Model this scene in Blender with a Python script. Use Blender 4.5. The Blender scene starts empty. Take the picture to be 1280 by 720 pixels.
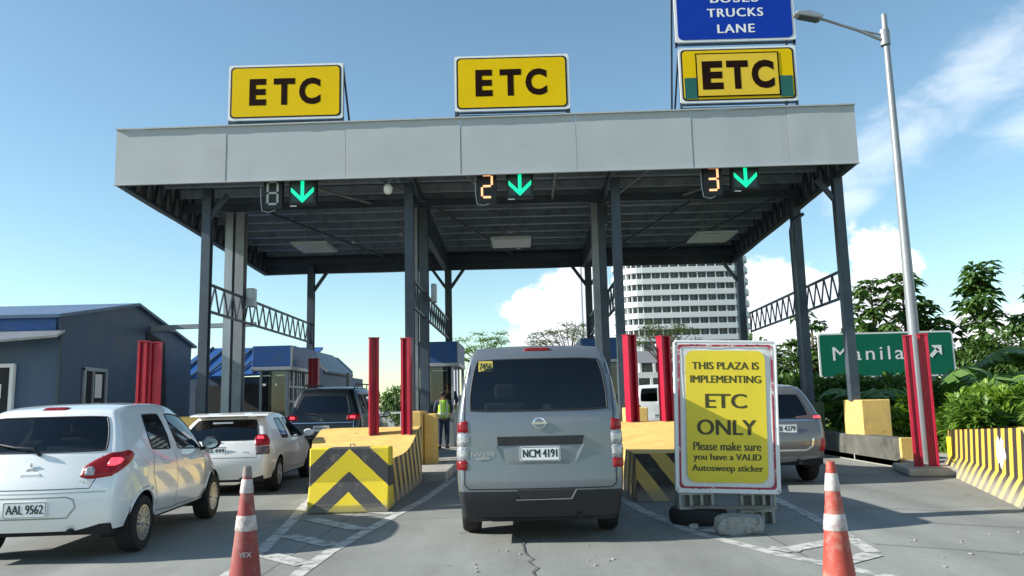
import bpy, bmesh, math, random
from math import radians as R, sin, cos, pi, sqrt, atan2
from mathutils import Vector, Matrix, Euler
from mathutils.bvhtree import BVHTree

scene = bpy.context.scene
COL = scene.collection

# ------------------------------------------------------------------ materials
MATS = {}
def mat(name, col, rough=0.6, metal=0.0, vary=0.0, vscale=3.0, bump=0.0, bscale=30.0, dirt=None, dscale=2.0,
        dthr=(0.5, 0.7), spec=0.5, coat=0.0, emit=None, estr=0.0, back=None, rvary=0.0, stretch=(1, 1, 1), streak=None, sthr=(.55, .75), sstr=.6, sscale=(7, 7, .5)):
    if name in MATS: return MATS[name]
    m = bpy.data.materials.new(name); m.use_nodes = True
    nt = m.node_tree; N = nt.nodes; L = nt.links
    b = N['Principled BSDF']
    b.inputs['Base Color'].default_value = (*col, 1); b.inputs['Roughness'].default_value = rough
    b.inputs['Metallic'].default_value = metal
    b.inputs['Specular IOR Level'].default_value = spec
    b.inputs['Coat Weight'].default_value = coat; b.inputs['Coat Roughness'].default_value = 0.04
    if emit: b.inputs['Emission Color'].default_value = (*emit, 1); b.inputs['Emission Strength'].default_value = estr
    last = None
    tc = N.new('ShaderNodeTexCoord'); mp = N.new('ShaderNodeMapping'); L.new(tc.outputs['Object'], mp.inputs[0])
    mp.inputs['Scale'].default_value = stretch
    if vary > 0:
        n = N.new('ShaderNodeTexNoise'); n.inputs['Scale'].default_value = vscale; n.inputs['Detail'].default_value = 7
        n.inputs['Roughness'].default_value = 0.65
        L.new(mp.outputs[0], n.inputs['Vector'])
        r = N.new('ShaderNodeMapRange'); r.inputs[1].default_value = 0.3; r.inputs[2].default_value = 0.7
        r.inputs[3].default_value = 1 - vary; r.inputs[4].default_value = 1 + vary
        L.new(n.outputs[0], r.inputs[0])
        mx = N.new('ShaderNodeVectorMath'); mx.operation = 'SCALE'; mx.inputs[0].default_value = col
        L.new(r.outputs[0], mx.inputs['Scale']); last = mx.outputs[0]
    if dirt:
        n = N.new('ShaderNodeTexNoise'); n.inputs['Scale'].default_value = dscale; n.inputs['Detail'].default_value = 9
        n.inputs['Roughness'].default_value = 0.72
        L.new(mp.outputs[0], n.inputs['Vector'])
        r = N.new('ShaderNodeMapRange'); r.inputs[1].default_value = dthr[0]; r.inputs[2].default_value = dthr[1]
        L.new(n.outputs[0], r.inputs[0])
        mx = N.new('ShaderNodeMix'); mx.data_type = 'RGBA'
        L.new(r.outputs[0], mx.inputs[0])
        if last: L.new(last, mx.inputs[6])
        else: mx.inputs[6].default_value = (*col, 1)
        mx.inputs[7].default_value = (*dirt, 1); last = mx.outputs[2]
    if streak:      # runs of rust and grime down the sheet, scuffs across a block
        m3 = N.new('ShaderNodeMapping'); L.new(tc.outputs['Object'], m3.inputs[0]); m3.inputs['Scale'].default_value = sscale
        n = N.new('ShaderNodeTexNoise'); n.inputs['Scale'].default_value = 1.0; n.inputs['Detail'].default_value = 8; n.inputs['Roughness'].default_value = .7
        L.new(m3.outputs[0], n.inputs['Vector'])
        r = N.new('ShaderNodeMapRange'); r.inputs[1].default_value = sthr[0]; r.inputs[2].default_value = sthr[1]; r.inputs[4].default_value = sstr
        L.new(n.outputs[0], r.inputs[0])
        mx = N.new('ShaderNodeMix'); mx.data_type = 'RGBA'; L.new(r.outputs[0], mx.inputs[0])
        if last: L.new(last, mx.inputs[6])
        else: mx.inputs[6].default_value = (*col, 1)
        mx.inputs[7].default_value = (*streak, 1); last = mx.outputs[2]
    if back is not None:
        g = N.new('ShaderNodeNewGeometry'); mx = N.new('ShaderNodeMix'); mx.data_type = 'RGBA'
        L.new(g.outputs['Backfacing'], mx.inputs[0])
        if last: L.new(last, mx.inputs[6])
        else: mx.inputs[6].default_value = (*col, 1)
        mx.inputs[7].default_value = (*back, 1); last = mx.outputs[2]
    if last: L.new(last, b.inputs['Base Color'])
    if rvary > 0:
        n = N.new('ShaderNodeTexNoise'); n.inputs['Scale'].default_value = vscale * 1.7; n.inputs['Detail'].default_value = 6
        L.new(mp.outputs[0], n.inputs['Vector'])
        r = N.new('ShaderNodeMapRange'); r.inputs[1].default_value = 0.3; r.inputs[2].default_value = 0.7
        r.inputs[3].default_value = max(0.02, rough - rvary); r.inputs[4].default_value = min(1, rough + rvary)
        L.new(n.outputs[0], r.inputs[0]); L.new(r.outputs[0], b.inputs['Roughness'])
    if bump > 0:
        n = N.new('ShaderNodeTexNoise'); n.inputs['Scale'].default_value = bscale; n.inputs['Detail'].default_value = 6
        L.new(mp.outputs[0], n.inputs['Vector'])
        bp = N.new('ShaderNodeBump'); bp.inputs['Strength'].default_value = bump; bp.inputs['Distance'].default_value = 0.02
        L.new(n.outputs[0], bp.inputs['Height']); L.new(bp.outputs[0], b.inputs['Normal'])
    MATS[name] = m; return m

def glass_mat(name, tint, refl=0.05):
    m = bpy.data.materials.new(name); m.use_nodes = True
    nt = m.node_tree; N = nt.nodes; L = nt.links
    for n in list(N):
        if n.type != 'OUTPUT_MATERIAL': N.remove(n)
    out = [n for n in N if n.type == 'OUTPUT_MATERIAL'][0]
    t = N.new('ShaderNodeBsdfTransparent'); t.inputs[0].default_value = (*tint, 1)
    g = N.new('ShaderNodeBsdfGlossy'); g.inputs['Roughness'].default_value = 0.03; g.inputs[0].default_value = (.95, .97, 1, 1)
    f = N.new('ShaderNodeFresnel'); f.inputs[0].default_value = 1.5
    ad = N.new('ShaderNodeMath'); ad.operation = 'ADD'; ad.inputs[1].default_value = refl; ad.use_clamp = True
    L.new(f.outputs[0], ad.inputs[0])
    mx = N.new('ShaderNodeMixShader'); L.new(ad.outputs[0], mx.inputs[0]); L.new(t.outputs[0], mx.inputs[1]); L.new(g.outputs[0], mx.inputs[2])
    L.new(mx.outputs[0], out.inputs[0]); MATS[name] = m; return m

def stripe_mat(name, kind, period, duty, ca, cb, phase=0.0, slope=1.0, axis='y', wear=(0.35, 0.34, 0.3), wthr=(0.55, 0.7), fade=None):
    """painted stripes: kind 'chevron' s = z + slope*|x|, kind 'diag' s = axis + slope*z"""
    m = bpy.data.materials.new(name); m.use_nodes = True
    nt = m.node_tree; N = nt.nodes; L = nt.links; b = N['Principled BSDF']; b.inputs['Roughness'].default_value = 0.65
    tc = N.new('ShaderNodeTexCoord'); sp = N.new('ShaderNodeSeparateXYZ'); L.new(tc.outputs['Object'], sp.inputs[0])
    def M(op, a, bb=None, c=None):
        n = N.new('ShaderNodeMath'); n.operation = op
        for i, v in enumerate((a, bb, c)):
            if v is None: continue
            if isinstance(v, (int, float)): n.inputs[i].default_value = v
            else: L.new(v, n.inputs[i])
        return n.outputs[0]
    nz = N.new('ShaderNodeTexNoise'); nz.inputs['Scale'].default_value = 6; nz.inputs['Detail'].default_value = 8; L.new(tc.outputs['Object'], nz.inputs[0])
    if kind == 'chevron': s = M('ADD', sp.outputs[2], M('MULTIPLY', M('ABSOLUTE', sp.outputs[0]), slope))
    else: s = M('ADD', M('ADD', sp.outputs[1], sp.outputs[0]) if axis == 'y' else sp.outputs[0], M('MULTIPLY', sp.outputs[2], slope))
    s = M('ADD', s, M('MULTIPLY', M('SUBTRACT', nz.outputs[0], 0.5), 0.03))
    fr = M('FRACT', M('DIVIDE', M('SUBTRACT', s, phase - 50 * period), period))
    k = M('LESS_THAN', fr, duty)
    mx = N.new('ShaderNodeMix'); mx.data_type = 'RGBA'; L.new(k, mx.inputs[0]); mx.inputs[6].default_value = (*ca, 1); mx.inputs[7].default_value = (*cb, 1)
    n2 = N.new('ShaderNodeTexNoise'); n2.inputs['Scale'].default_value = 3.0; n2.inputs['Detail'].default_value = 10; n2.inputs['Roughness'].default_value = .75
    L.new(tc.outputs['Object'], n2.inputs[0])
    r = N.new('ShaderNodeMapRange'); r.inputs[1].default_value = wthr[0]; r.inputs[2].default_value = wthr[1]; L.new(n2.outputs[0], r.inputs[0])
    w = r.outputs[0]
    if fade:   # road dirt splashed up the foot of the block
        r2 = N.new('ShaderNodeMapRange'); r2.inputs[1].default_value = fade; r2.inputs[2].default_value = 0.02
        L.new(M('SUBTRACT', sp.outputs[2], M('MULTIPLY', nz.outputs[0], fade * .6)), r2.inputs[0])
        w = M('MAXIMUM', w, M('MULTIPLY', r2.outputs[0], .85))
    m2 = N.new('ShaderNodeMix'); m2.data_type = 'RGBA'; L.new(M('MULTIPLY', w, .75), m2.inputs[0]); L.new(mx.outputs[2], m2.inputs[6]); m2.inputs[7].default_value = (*wear, 1)
    L.new(m2.outputs[2], b.inputs['Base Color'])
    bp = N.new('ShaderNodeBump'); bp.inputs['Strength'].default_value = .4; bp.inputs['Distance'].default_value = .01
    L.new(n2.outputs[0], bp.inputs['Height']); L.new(bp.outputs[0], b.inputs['Normal'])
    MATS[name] = m; return m

# ------------------------------------------------------------------ objects
def tag(o, label=None, cat=None, group=None, kind=None):
    if label: o['label'] = label
    if cat: o['category'] = cat
    if group: o['group'] = group
    if kind: o['kind'] = kind
    return o
def thing(name, label, cat, loc=(0, 0, 0), rotz=0.0, group=None):
    o = bpy.data.objects.new(name, None); COL.objects.link(o); o.location = loc; o.rotation_euler = (0, 0, rotz)
    o.empty_display_size = .2
    return tag(o, label, cat, group)
def copy_tree(o, parent=None):
    c = o.copy(); COL.objects.link(c); c.parent = parent
    for ch in o.children: copy_tree(ch, c)
    return c
def rootof(o):
    while o.parent: o = o.parent
    return o

class MB:
    def __init__(s): s.v = []; s.f = []; s.mi = []
    def add(s, vs, fs, mi=0):
        n = len(s.v); s.v += [Vector(v) for v in vs]; s.f += [[i + n for i in f] for f in fs]; s.mi += [mi] * len(fs)
    def box(s, x0, x1, y0, y1, z0, z1, M=None, mi=0):
        vs = [Vector((x, y, z)) for z in (z0, z1) for y in (y0, y1) for x in (x0, x1)]
        if M: vs = [M @ v for v in vs]
        s.add(vs, [[0, 2, 3, 1], [4, 5, 7, 6], [0, 1, 5, 4], [2, 6, 7, 3], [0, 4, 6, 2], [1, 3, 7, 5]], mi); return s
    def beam(s, p, q, w, h=None, up=(0, 0, 1), mi=0):
        h = h or w; p = Vector(p); q = Vector(q); d = (q - p).normalized(); u = Vector(up)
        if abs(d.dot(u)) > .98: u = Vector((0, 1, 0))
        a = d.cross(u).normalized(); b = a.cross(d).normalized()
        vs = [r + a * (i * w / 2) + b * (j * h / 2) for r in (p, q) for i, j in ((-1, -1), (1, -1), (1, 1), (-1, 1))]
        s.add(vs, [[3, 2, 1, 0], [4, 5, 6, 7], [0, 1, 5, 4], [1, 2, 6, 5], [2, 3, 7, 6], [3, 0, 4, 7]], mi); return s
    def tube(s, pts, rad, n=8, cap=True, mi=0):
        pts = [Vector(p) for p in pts]
        if not hasattr(rad, '__len__'): rad = [rad] * len(pts)
        rings = []; prev = None
        for i, p in enumerate(pts):
            d = (pts[min(i + 1, len(pts) - 1)] - pts[max(i - 1, 0)]).normalized()
            if prev is None:
                u = Vector((0, 0, 1)) if abs(d.z) < .9 else Vector((0, 1, 0)); a = d.cross(u).normalized()
            else: a = (prev - d * prev.dot(d)).normalized()
            b = d.cross(a); prev = a
            rings.append([p + (a * cos(2 * pi * k / n) + b * sin(2 * pi * k / n)) * rad[i] for k in range(n)])
        vs = [v for r in rings for v in r]; fs = []
        for i in range(len(pts) - 1):
            for k in range(n): fs.append([i * n + k, i * n + (k + 1) % n, (i + 1) * n + (k + 1) % n, (i + 1) * n + k])
        if cap: fs.append(list(range(n))[::-1]); fs.append([(len(pts) - 1) * n + k for k in range(n)])
        s.add(vs, fs, mi); return s
    def lathe(s, prof, n=24, M=None, axis='z', close=False, mi=0):
        vs = []
        for (r, h) in prof:
            for k in range(n):
                a = 2 * pi * k / n
                v = Vector((r * cos(a), r * sin(a), h)) if axis == 'z' else Vector((h, r * cos(a), r * sin(a)))
                vs.append(M @ v if M else v)
        fs = []
        m = len(prof)
        for i in range(m - (0 if close else 1)):
            for k in range(n):
                j = (i + 1) % m
                fs.append([i * n + k, i * n + (k + 1) % n, j * n + (k + 1) % n, j * n + k])
        s.add(vs, fs, mi); return s
    def prism(s, poly, d, mi=0):
        """poly list of 3d points, extruded by vector d"""
        poly = [Vector(p) for p in poly]; d = Vector(d); n = len(poly)
        s.add(poly + [p + d for p in poly], [list(range(n))[::-1], [n + i for i in range(n)]] + [[i, (i + 1) % n, n + (i + 1) % n, n + i] for i in range(n)], mi); return s
    def build(s, name, mats, parent=None, smooth=False, bevel=0, local=False, fix=True, seg=2):
        me = bpy.data.meshes.new(name)
        off = Vector((0, 0, 0))
        if parent is not None and not local: off = Vector(rootof(parent).location)
        me.from_pydata([v - off for v in s.v], [], s.f)
        if not isinstance(mats, (list, tuple)): mats = [mats]
        for m in mats: me.materials.append(m)
        for p, i in zip(me.polygons, s.mi): p.material_index = i
        if fix:
            bm = bmesh.new(); bm.from_mesh(me); bmesh.ops.recalc_face_normals(bm, faces=bm.faces); bm.to_mesh(me); bm.free()
        if smooth:
            for p in me.polygons: p.use_smooth = True
            if smooth != 'all':
                try: me.set_sharp_from_angle(angle=R(40))
                except Exception: pass
        o = bpy.data.objects.new(name, me); COL.objects.link(o)
        if parent is not None: o.parent = parent
        if bevel:
            md = o.modifiers.new('bevel', 'BEVEL'); md.width = bevel; md.segments = seg; md.limit_method = 'ANGLE'; md.angle_limit = R(40)
        return o

def text_mesh(body, width, height, weight=0.0, extrude=0.002, spacing=1.0, over=0.0):
    """flat lettering in the XZ plane facing -Y, centred on the origin; returns verts, faces"""
    c = bpy.data.curves.new('lettering', 'FONT'); c.body = body; c.size = 1; c.extrude = 0; c.offset = weight
    c.space_character = spacing; c.align_x = 'CENTER'; c.resolution_u = 4
    o = bpy.data.objects.new('lettering', c); COL.objects.link(o)
    dg = bpy.context.evaluated_depsgraph_get()
    me = bpy.data.meshes.new_from_object(o.evaluated_get(dg))
    bpy.data.objects.remove(o); bpy.data.curves.remove(c)
    xs = [v.co.x for v in me.vertices]; ys = [v.co.y for v in me.vertices]
    sx = width / (max(xs) - min(xs)); sy = height / (max(ys) - min(ys)) if height else sx
    cx = (max(xs) + min(xs)) / 2; cy = (max(ys) + min(ys)) / 2
    vs = []; fs = []; n0 = len(me.vertices)
    for q, dx in enumerate((0, -over, over) if over else (0,)):
        vs += [Vector(((v.co.x - cx) * sx + dx, -.0002 * q, (v.co.y - cy) * sy)) for v in me.vertices]
        fs += [[i + n0 * q for i in p.vertices] for p in me.polygons]
    bpy.data.meshes.remove(me)
    return vs, fs
def lettering(lines, m, parent, M=None, name='lettering', local=False):
    """lines: (text, cx, y, cz, width, height, weight) ; one mesh"""
    for ln in lines:
        b = MB(); t, cx, y, cz, w, h, wt = ln[:7]
        ov = h * (.045 if t != 'Manila' else .008) if 'M' in t or h < .3 else 0
        vs, fs = text_mesh(t, w, h, 0 if ov else wt, spacing=ln[7] if len(ln) > 7 else 1.0, over=ov)
        vs = [v + Vector((cx, y, cz)) for v in vs]
        if M: vs = [M @ v for v in vs]
        b.add(vs, fs); o = b.build(name, m, parent, local=local, fix=False)
    return o
def rrect(cx, cz, w, h, r, y, n=5):
    pts = []
    for (sx, sz, a0) in ((1, 1, 0), (-1, 1, 90), (-1, -1, 180), (1, -1, 270)):
        for k in range(n + 1):
            a = R(a0 + 90 * k / n); pts.append(Vector((cx + sx * (w / 2 - r) + r * cos(a), y, cz + sz * (h / 2 - r) + r * sin(a))))
    return pts
def ring(mb, outer, inner):
    n = len(outer); mb.add(outer + inner, [[i, (i + 1) % n, n + (i + 1) % n, n + i] for i in range(n)])
def rnd(a, b): return random.uniform(a, b)
random.seed(7)
M_purl = None

# palette
M_fascia = mat('fascia_sheet', (.40, .435, .45), .5, 0, vary=.05, vscale=.5, dirt=(.36, .37, .37), dscale=.9, dthr=(.55, .85), bump=.10, bscale=.9, streak=(.27, .27, .26), sthr=(.56, .80), sstr=.22, sscale=(5, 5, .35))
M_steel = mat('dark_blue_steel', (.055, .075, .10), .5, .2, vary=.25, vscale=2, dirt=(.10, .09, .08), dscale=4, dthr=(.62, .75))
M_steel_lt = mat('grey_steel', (.25, .27, .29), .5, .3, vary=.15, dirt=(.12, .10, .08), dscale=5, dthr=(.6, .75))
M_black = mat('black_paint', (.010, .010, .012), .6, 0, vary=.3, vscale=8)
M_rubber = mat('rubber', (.018, .018, .018), .85, 0, vary=.3, vscale=12)
M_trim = mat('black_plastic', (.014, .016, .019), .55, 0, vary=.15, vscale=5, bump=.05, bscale=200)
M_yel = mat('yellow_sign', (.74, .50, .002), .6, 0, spec=.12, vary=.05, vscale=1.5, dirt=(.5, .4, .05), dscale=3, dthr=(.6, .9))
M_yelpaint = mat('yellow_concrete_paint', (.74, .49, .155), .8, 0, spec=.2, streak=(.10, .09, .07), sthr=(.60, .70), sstr=.75, sscale=(3, 9, 14), vary=.12, vscale=3, dirt=(.36, .28, .17), dscale=2.6, dthr=(.52, .78), bump=.3, bscale=40)
M_dark_letters = mat('dark_brown_letters', (.016, .006, .004), .8, spec=.08)
M_white = mat('white_sheet', (.75, .76, .76), .45, 0, vary=.04, dirt=(.45, .43, .4), dscale=5, dthr=(.6, .85))
M_blue = mat('blue_sign', (.003, .040, .36), .6, 0, spec=.15, vary=.06, vscale=2)
M_green = mat('green_sign', (.002, .13, .075), .6, 0, spec=.2, vary=.08, vscale=1.2)
M_dgreen = mat('dark_green_sheet', (.01, .11, .09), .45, 0, vary=.08)
M_red = mat('red_post_paint', (.36, .008, .034), .42, 0, spec=.3, vary=.18, vscale=4, dirt=(.20, .04, .04), dscale=6, dthr=(.56, .72), coat=.2)
M_conc = mat('concrete', (.34, .34, .31), .85, 0, vary=.18, vscale=3, dirt=(.16, .155, .14), dscale=1.8, dthr=(.5, .75), bump=.4, bscale=40)
M_blueclad = mat('blue_cladding', (.012, .075, .27), .45, .1, vary=.12, vscale=2, dirt=(.05, .1, .2), dscale=3)
M_slate = mat('slate_blue_cladding', (.055, .095, .165), .55, .1, vary=.14, vscale=1.2, dirt=(.10, .12, .14), dscale=1.1, dthr=(.5, .8), stretch=(1, 1, .4))
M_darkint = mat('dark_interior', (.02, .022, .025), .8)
M_galv = mat('galvanised_steel', (.36, .39, .42), .38, .5, vary=.12, vscale=4, stretch=(1, 1, .2))
M_winglass = glass_mat('dark_window_glass', (.10, .12, .13), .03)
M_tint = glass_mat('tinted_glass', (.34, .38, .39), .02)
M_tint_dark = glass_mat('deep_tinted_glass', (.14, .16, .17), .02)
M_chrome = mat('chrome', (.8, .8, .82), .12, 1)
M_redlens = mat('red_lens', (.17, .003, .008), .3, 0, spec=.3, coat=.25, emit=(1, .02, .02), estr=.03, vary=.35, vscale=30)
M_litlens = mat('lit_brake_lens', (.6, .02, .03), .15, 0, coat=1, emit=(1, .045, .07), estr=1.3)
M_clearlens = mat('clear_lens', (.36, .37, .39), .2, .3, coat=.6, vary=.5, vscale=35)
M_smokelens = mat('smoky_lens', (.10, .06, .06), .12, 0, coat=1)
M_plate = mat('plate_white', (.78, .80, .80), .4, 0, vary=.03, vscale=20)
M_seat = mat('seat_fabric', (.05, .05, .055), .9)
M_under = mat('underbody', (.012, .012, .012), .9)
# ------------------------------------------------------------------ vehicles
US = [-1, -.86, -.45, 0, .45, .86, 1]
US0 = list(US)
def shell(spec):
    wq = spec.get('wcol', .86); US[1], US[5] = -wq, wq
    st = spec['stations']; z0, z1, z2 = spec['z']; K = len(st)
    rear = spec['rear']; front = spec['front']; bow = spec.get('bow', (.06, .12)); tum = spec.get('tum', .95)
    verts = []; idx = {}
    def V(key, co):
        idx[key] = len(verts); verts.append(Vector(co)); return idx[key]
    J = 8
    for k, (yl, yr, hb, hr, zb, zt, zr, zc) in enumerate(st):
        zs = [z0, z1, z2, zb - .10, zb, (zb + zt) / 2, zt, zr]
        xt = hr + (hb * tum - hr) * .06
        xm = (hb * tum * .52 + xt * .48) + .012
        xs = [hb * .93, hb * .985, hb, hb * .985, hb * tum, xm, hr * 1.02, hr * .93]
        for j in range(J):
            t = 0 if j <= 4 else (j - 4) / 3
            y = yl + (yr - yl) * t
            if k == 0: y = rear[j]
            if k == K - 1: y = front[j]
            for s in (-1, 1): V((k, j, s), (s * xs[j], y, zs[j]))
        for c in range(1, 6):
            u = US[c]; by = 0
            if k == 0: by = -bow[0] * (1 - u * u)
            elif k >= spec['ws'][0]: by = bow[1] * (1 - u * u) * (1 if k >= spec['ws'][1] else .6)
            V((k, 'r', c), (u * hr * .93, (rear[7] if k == 0 else front[7] if k == K - 1 else yr) + by, zr + (zc - zr) * (1 - u ** 4 * .9)))
    for k, arr, sg in ((0, rear, -1), (K - 1, front, 1)):
        for j in range(J - 1):
            a = verts[idx[(k, j, 1)]]
            for c in range(1, 6):
                u = US[c]; b = bow[0] if k == 0 else bow[1]
                crown = spec.get('crown', 0) * (1 - u * u) * (max(0, j - 3) / 4)
                V((k, 'c', j, c), (u * a.x, a.y + sg * b * (1 - u ** 2), a.z + crown * .3))
    def cap(k, j, c):
        if c == 0: return idx[(k, j, -1)]
        if c == 6: return idx[(k, j, 1)]
        return idx[(k, 'r', c)] if j == 7 else idx[(k, 'c', j, c)]
    def roof(k, c):
        if c == 0: return idx[(k, 7, -1)]
        if c == 6: return idx[(k, 7, 1)]
        return idx[(k, 'r', c)]
    F = []; T = []
    names = ['body']
    def tid(n):
        if n not in names: names.append(n)
        return names.index(n)
    w0, w1 = spec['ws']
    for k in range(K - 1):
        for j in range(J - 1):
            for s in (-1, 1):
                f = [idx[(k, j, s)], idx[(k + 1, j, s)], idx[(k + 1, j + 1, s)], idx[(k, j + 1, s)]]
                if s < 0: f = f[::-1]
                t = 0
                for wi, (a, b) in enumerate(spec['win']):
                    if a <= k < b and 4 <= j < 6: t = tid('side_window|%d|%d' % (wi, s))
                if j == 0 and spec.get('black_sill'): t = tid('sill_trim')
                if j == 0 and spec.get('black_bumper') and k < 1: t = tid('rear_bumper')
                F.append(f); T.append(t)
        for c in range(6):
            f = [roof(k, c), roof(k, c + 1), roof(k + 1, c + 1), roof(k + 1, c)]
            t = tid('windscreen') if (w0 <= k < w1 and 1 <= c <= 4) else 0
            F.append(f); T.append(t)
    for k in (0, K - 1):
        for j in range(J - 1):
            for c in range(6):
                f = [cap(k, j, c), cap(k, j, c + 1), cap(k, j + 1, c + 1), cap(k, j + 1, c)]
                if k: f = f[::-1]
                t = 0
                if k == 0 and 4 <= j < 6 and 1 <= c <= 4: t = tid('rear_window')
                if k == 0 and j == 0 and spec.get('black_bumper'): t = tid('rear_bumper')
                F.append(f); T.append(t)
    me = bpy.data.meshes.new('shell'); me.from_pydata(verts, [], F)
    for n in names: me.materials.append(None)
    for p, t in zip(me.polygons, T): p.material_index = t
    bm = bmesh.new(); bm.from_mesh(me); bmesh.ops.recalc_face_normals(bm, faces=bm.faces)
    cr = bm.edges.layers.float.new('crease_edge')
    for e in bm.edges:
        ts = {f.material_index for f in e.link_faces}
        if len(ts) > 1 and 0 in ts: e[cr] = .25
    bm.to_mesh(me); bm.free()
    o = bpy.data.objects.new('shell', me); COL.objects.link(o)
    md = o.modifiers.new('s', 'SUBSURF'); md.levels = md.render_levels = spec.get('lev', 3); md.boundary_smooth = 'PRESERVE_CORNERS'
    dg = bpy.context.evaluated_depsgraph_get()
    m2 = bpy.data.meshes.new_from_object(o.evaluated_get(dg)); bpy.data.objects.remove(o)
    # bring back the size lost in smoothing
    xs = [v.co.x for v in m2.vertices]; zs = [v.co.z for v in m2.vertices]; ys = [v.co.y for v in m2.vertices]
    W, H, Ln = spec['size']; sx = W / (max(xs) - min(xs)); sy = Ln / (max(ys) - min(ys)); z_lo = min(zs); sz = (H - z0) / (max(zs) - z_lo); y0 = min(ys)
    for v in m2.vertices: v.co = Vector((v.co.x * sx, (v.co.y - y0) * sy, z0 + (v.co.z - z_lo) * sz))
    return m2, names

def make_car(name, label, cat, spec, loc, rotz, group=None):
    t = thing(name, label, cat, loc, rotz, group)
    me, names = shell(spec)
    bvh = BVHTree.FromPolygons([v.co.copy() for v in me.vertices], [list(p.vertices) for p in me.polygons])
    W = spec['size'][0] / 2; r = spec['wr']; AR = r + .055
    bm = bmesh.new(); bm.from_mesh(me); bm.verts.ensure_lookup_table()
    for wy in spec['wy']:
        for v in bm.verts:
            if abs(v.co.x) < W - .28: continue
            d = Vector((v.co.y - wy, v.co.z - r)); l = d.length
            if abs(l - AR) < .03 and l > 0: d = d / l * AR; v.co.y = wy + d.x; v.co.z = r + d.y
        dl = [f for f in bm.faces if abs(f.calc_center_median().x) > W - .26 and (Vector((f.calc_center_median().y - wy, f.calc_center_median().z - r))).length < AR - .004]
        bmesh.ops.delete(bm, geom=dl, context='FACES')
    parts = {}
    for ti, nm in enumerate(names):
        b2 = bm.copy()
        bmesh.ops.delete(b2, geom=[f for f in b2.faces if f.material_index != ti], context='FACES')
        m3 = bpy.data.meshes.new(nm.split('|')[0])
        for f in b2.faces: f.material_index = 0; f.smooth = True
        b2.to_mesh(m3); b2.free()
        base = nm.split('|')[0]
        m3.materials.append({'body': spec['paint'], 'rear_bumper': M_trim, 'sill_trim': M_trim}.get(base, spec.get('glass', M_tint)))
        o = bpy.data.objects.new(base, m3); COL.objects.link(o); o.parent = t; parts[nm] = o
    bm.free()
    # window rubbers: thin dark tubes along the glass outlines
    for nm, o in parts.items():
        if 'window' in nm or nm == 'windscreen':
            rb = MB()
            b2 = bmesh.new(); b2.from_mesh(o.data)
            edges = [e for e in b2.edges if e.is_boundary]
            for e in edges:
                a, b = e.verts[0].co.copy(), e.verts[1].co.copy(); rb.tube([a, b], .009, 4, cap=False)
            b2.free()
            rb.build('window_seal', M_black, o, local=True, fix=False, smooth='all')
    # wheel wells, wheels
    for wy in spec['wy']:
        for s in (-1, 1):
            ww = MB(); vs = []; n = 20
            for i in range(n + 1):
                a = pi * (i / n) * 1.16 - .08 * pi
                for x in (W - .035, W - .30): vs.append((s * x, wy + (AR + .01) * cos(a), r + (AR + .01) * sin(a)))
            ww.add(vs, [[2 * i, 2 * i + 1, 2 * i + 3, 2 * i + 2] for i in range(n)])
            ww.build('wheel_well', M_under, t, local=True, fix=False)
            lp = []
            for i in range(33):
                a = -.02 * pi + pi * 1.04 * i / 32; y_ = wy + (AR - .004) * cos(a); z_ = r + (AR - .004) * sin(a)
                hh = bvh.ray_cast(Vector((s * 2, y_ , z_)), Vector((-s, 0, 0)))
                if hh[0] is not None and abs(hh[0].x) > W - .25: lp.append(hh[0] + Vector((-s * .004, 0, 0)))
            if len(lp) > 3: al = MB(); al.tube(lp, .014, 6); al.build('wheel_arch_lip', M_trim if spec.get('black_sill') else spec['paint'], t, local=True, smooth='all')
    MB().box(-W + .12, W - .12, .12, spec['size'][2] - .2, spec['z'][0] - .04, spec['z'][0] + .06).build('underbody', M_under, t, local=True)
    ex = MB(); ex.tube([(W * .45, .06, spec['z'][0] - .0), (W * .45, .9, spec['z'][0] - .02)], .028, 10); ex.build('exhaust', M_under, t, local=True)
    for wy in spec['wy']:
        for s in (-1, 1):
            tw = .19; x = s * (W - .02)
            prof = [(r * .60, 0), (r * .70, .012), (r * .93, .005), (r, -.03), (r, -tw + .03), (r * .93, -tw), (r * .60, -tw + .01)]
            w = MB(); Mx = Matrix.Translation((x, wy, r)) @ (Matrix.Identity(4) if s > 0 else Matrix.Rotation(pi, 4, 'Z'))
            w.lathe(prof, 32, Mx, axis='x')
            wo = w.build('wheel', M_rubber, t, smooth=True, local=True)
            rm = MB(); rr = r * .62
            rm.lathe([(rr, -.01), (rr, .004), (rr * .93, .004), (rr * .9, -.03), (rr * .9, -.12), (.001, -.12)], 32, Mx, axis='x')
            ns = spec.get('spokes', 7)
            for q in range(ns):
                a = 2 * pi * q / ns
                for da in (-.10, .10):
                    p0 = Mx @ Vector((-.012, rr * .12 * cos(a), rr * .12 * sin(a))); p1 = Mx @ Vector((-.008, rr * .95 * cos(a + da * 1.6), rr * .95 * sin(a + da * 1.6)))
                    rm.beam(p0, p1, rr * .15, .018, up=(1, 0, 0))
            rm.lathe([(rr * .26, -.03), (rr * .24, .0), (.001, .006)], 16, Mx, axis='x')
            rm.build('rim', spec.get('rim', M_rim), wo, smooth=True, local=True)
    # seats
    if spec.get('seats', True):
        zb = spec['stations'][2][4]; H = spec['size'][1]
        for sy in spec['seats_y']:
            for sx in (-.36, .36):
                m = MB(); m.box(sx - .24, sx + .24, sy, sy + .13, .45, zb + .12); m.box(sx - .23, sx + .23, sy, sy + .5, .35, .5)
                m.box(sx - .12, sx + .12, sy - .01, sy + .08, zb + .15, zb + .33)
                m.build('seat', M_seat, t, bevel=.04, local=True, seg=3)
    return t, bvh, parts

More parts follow.
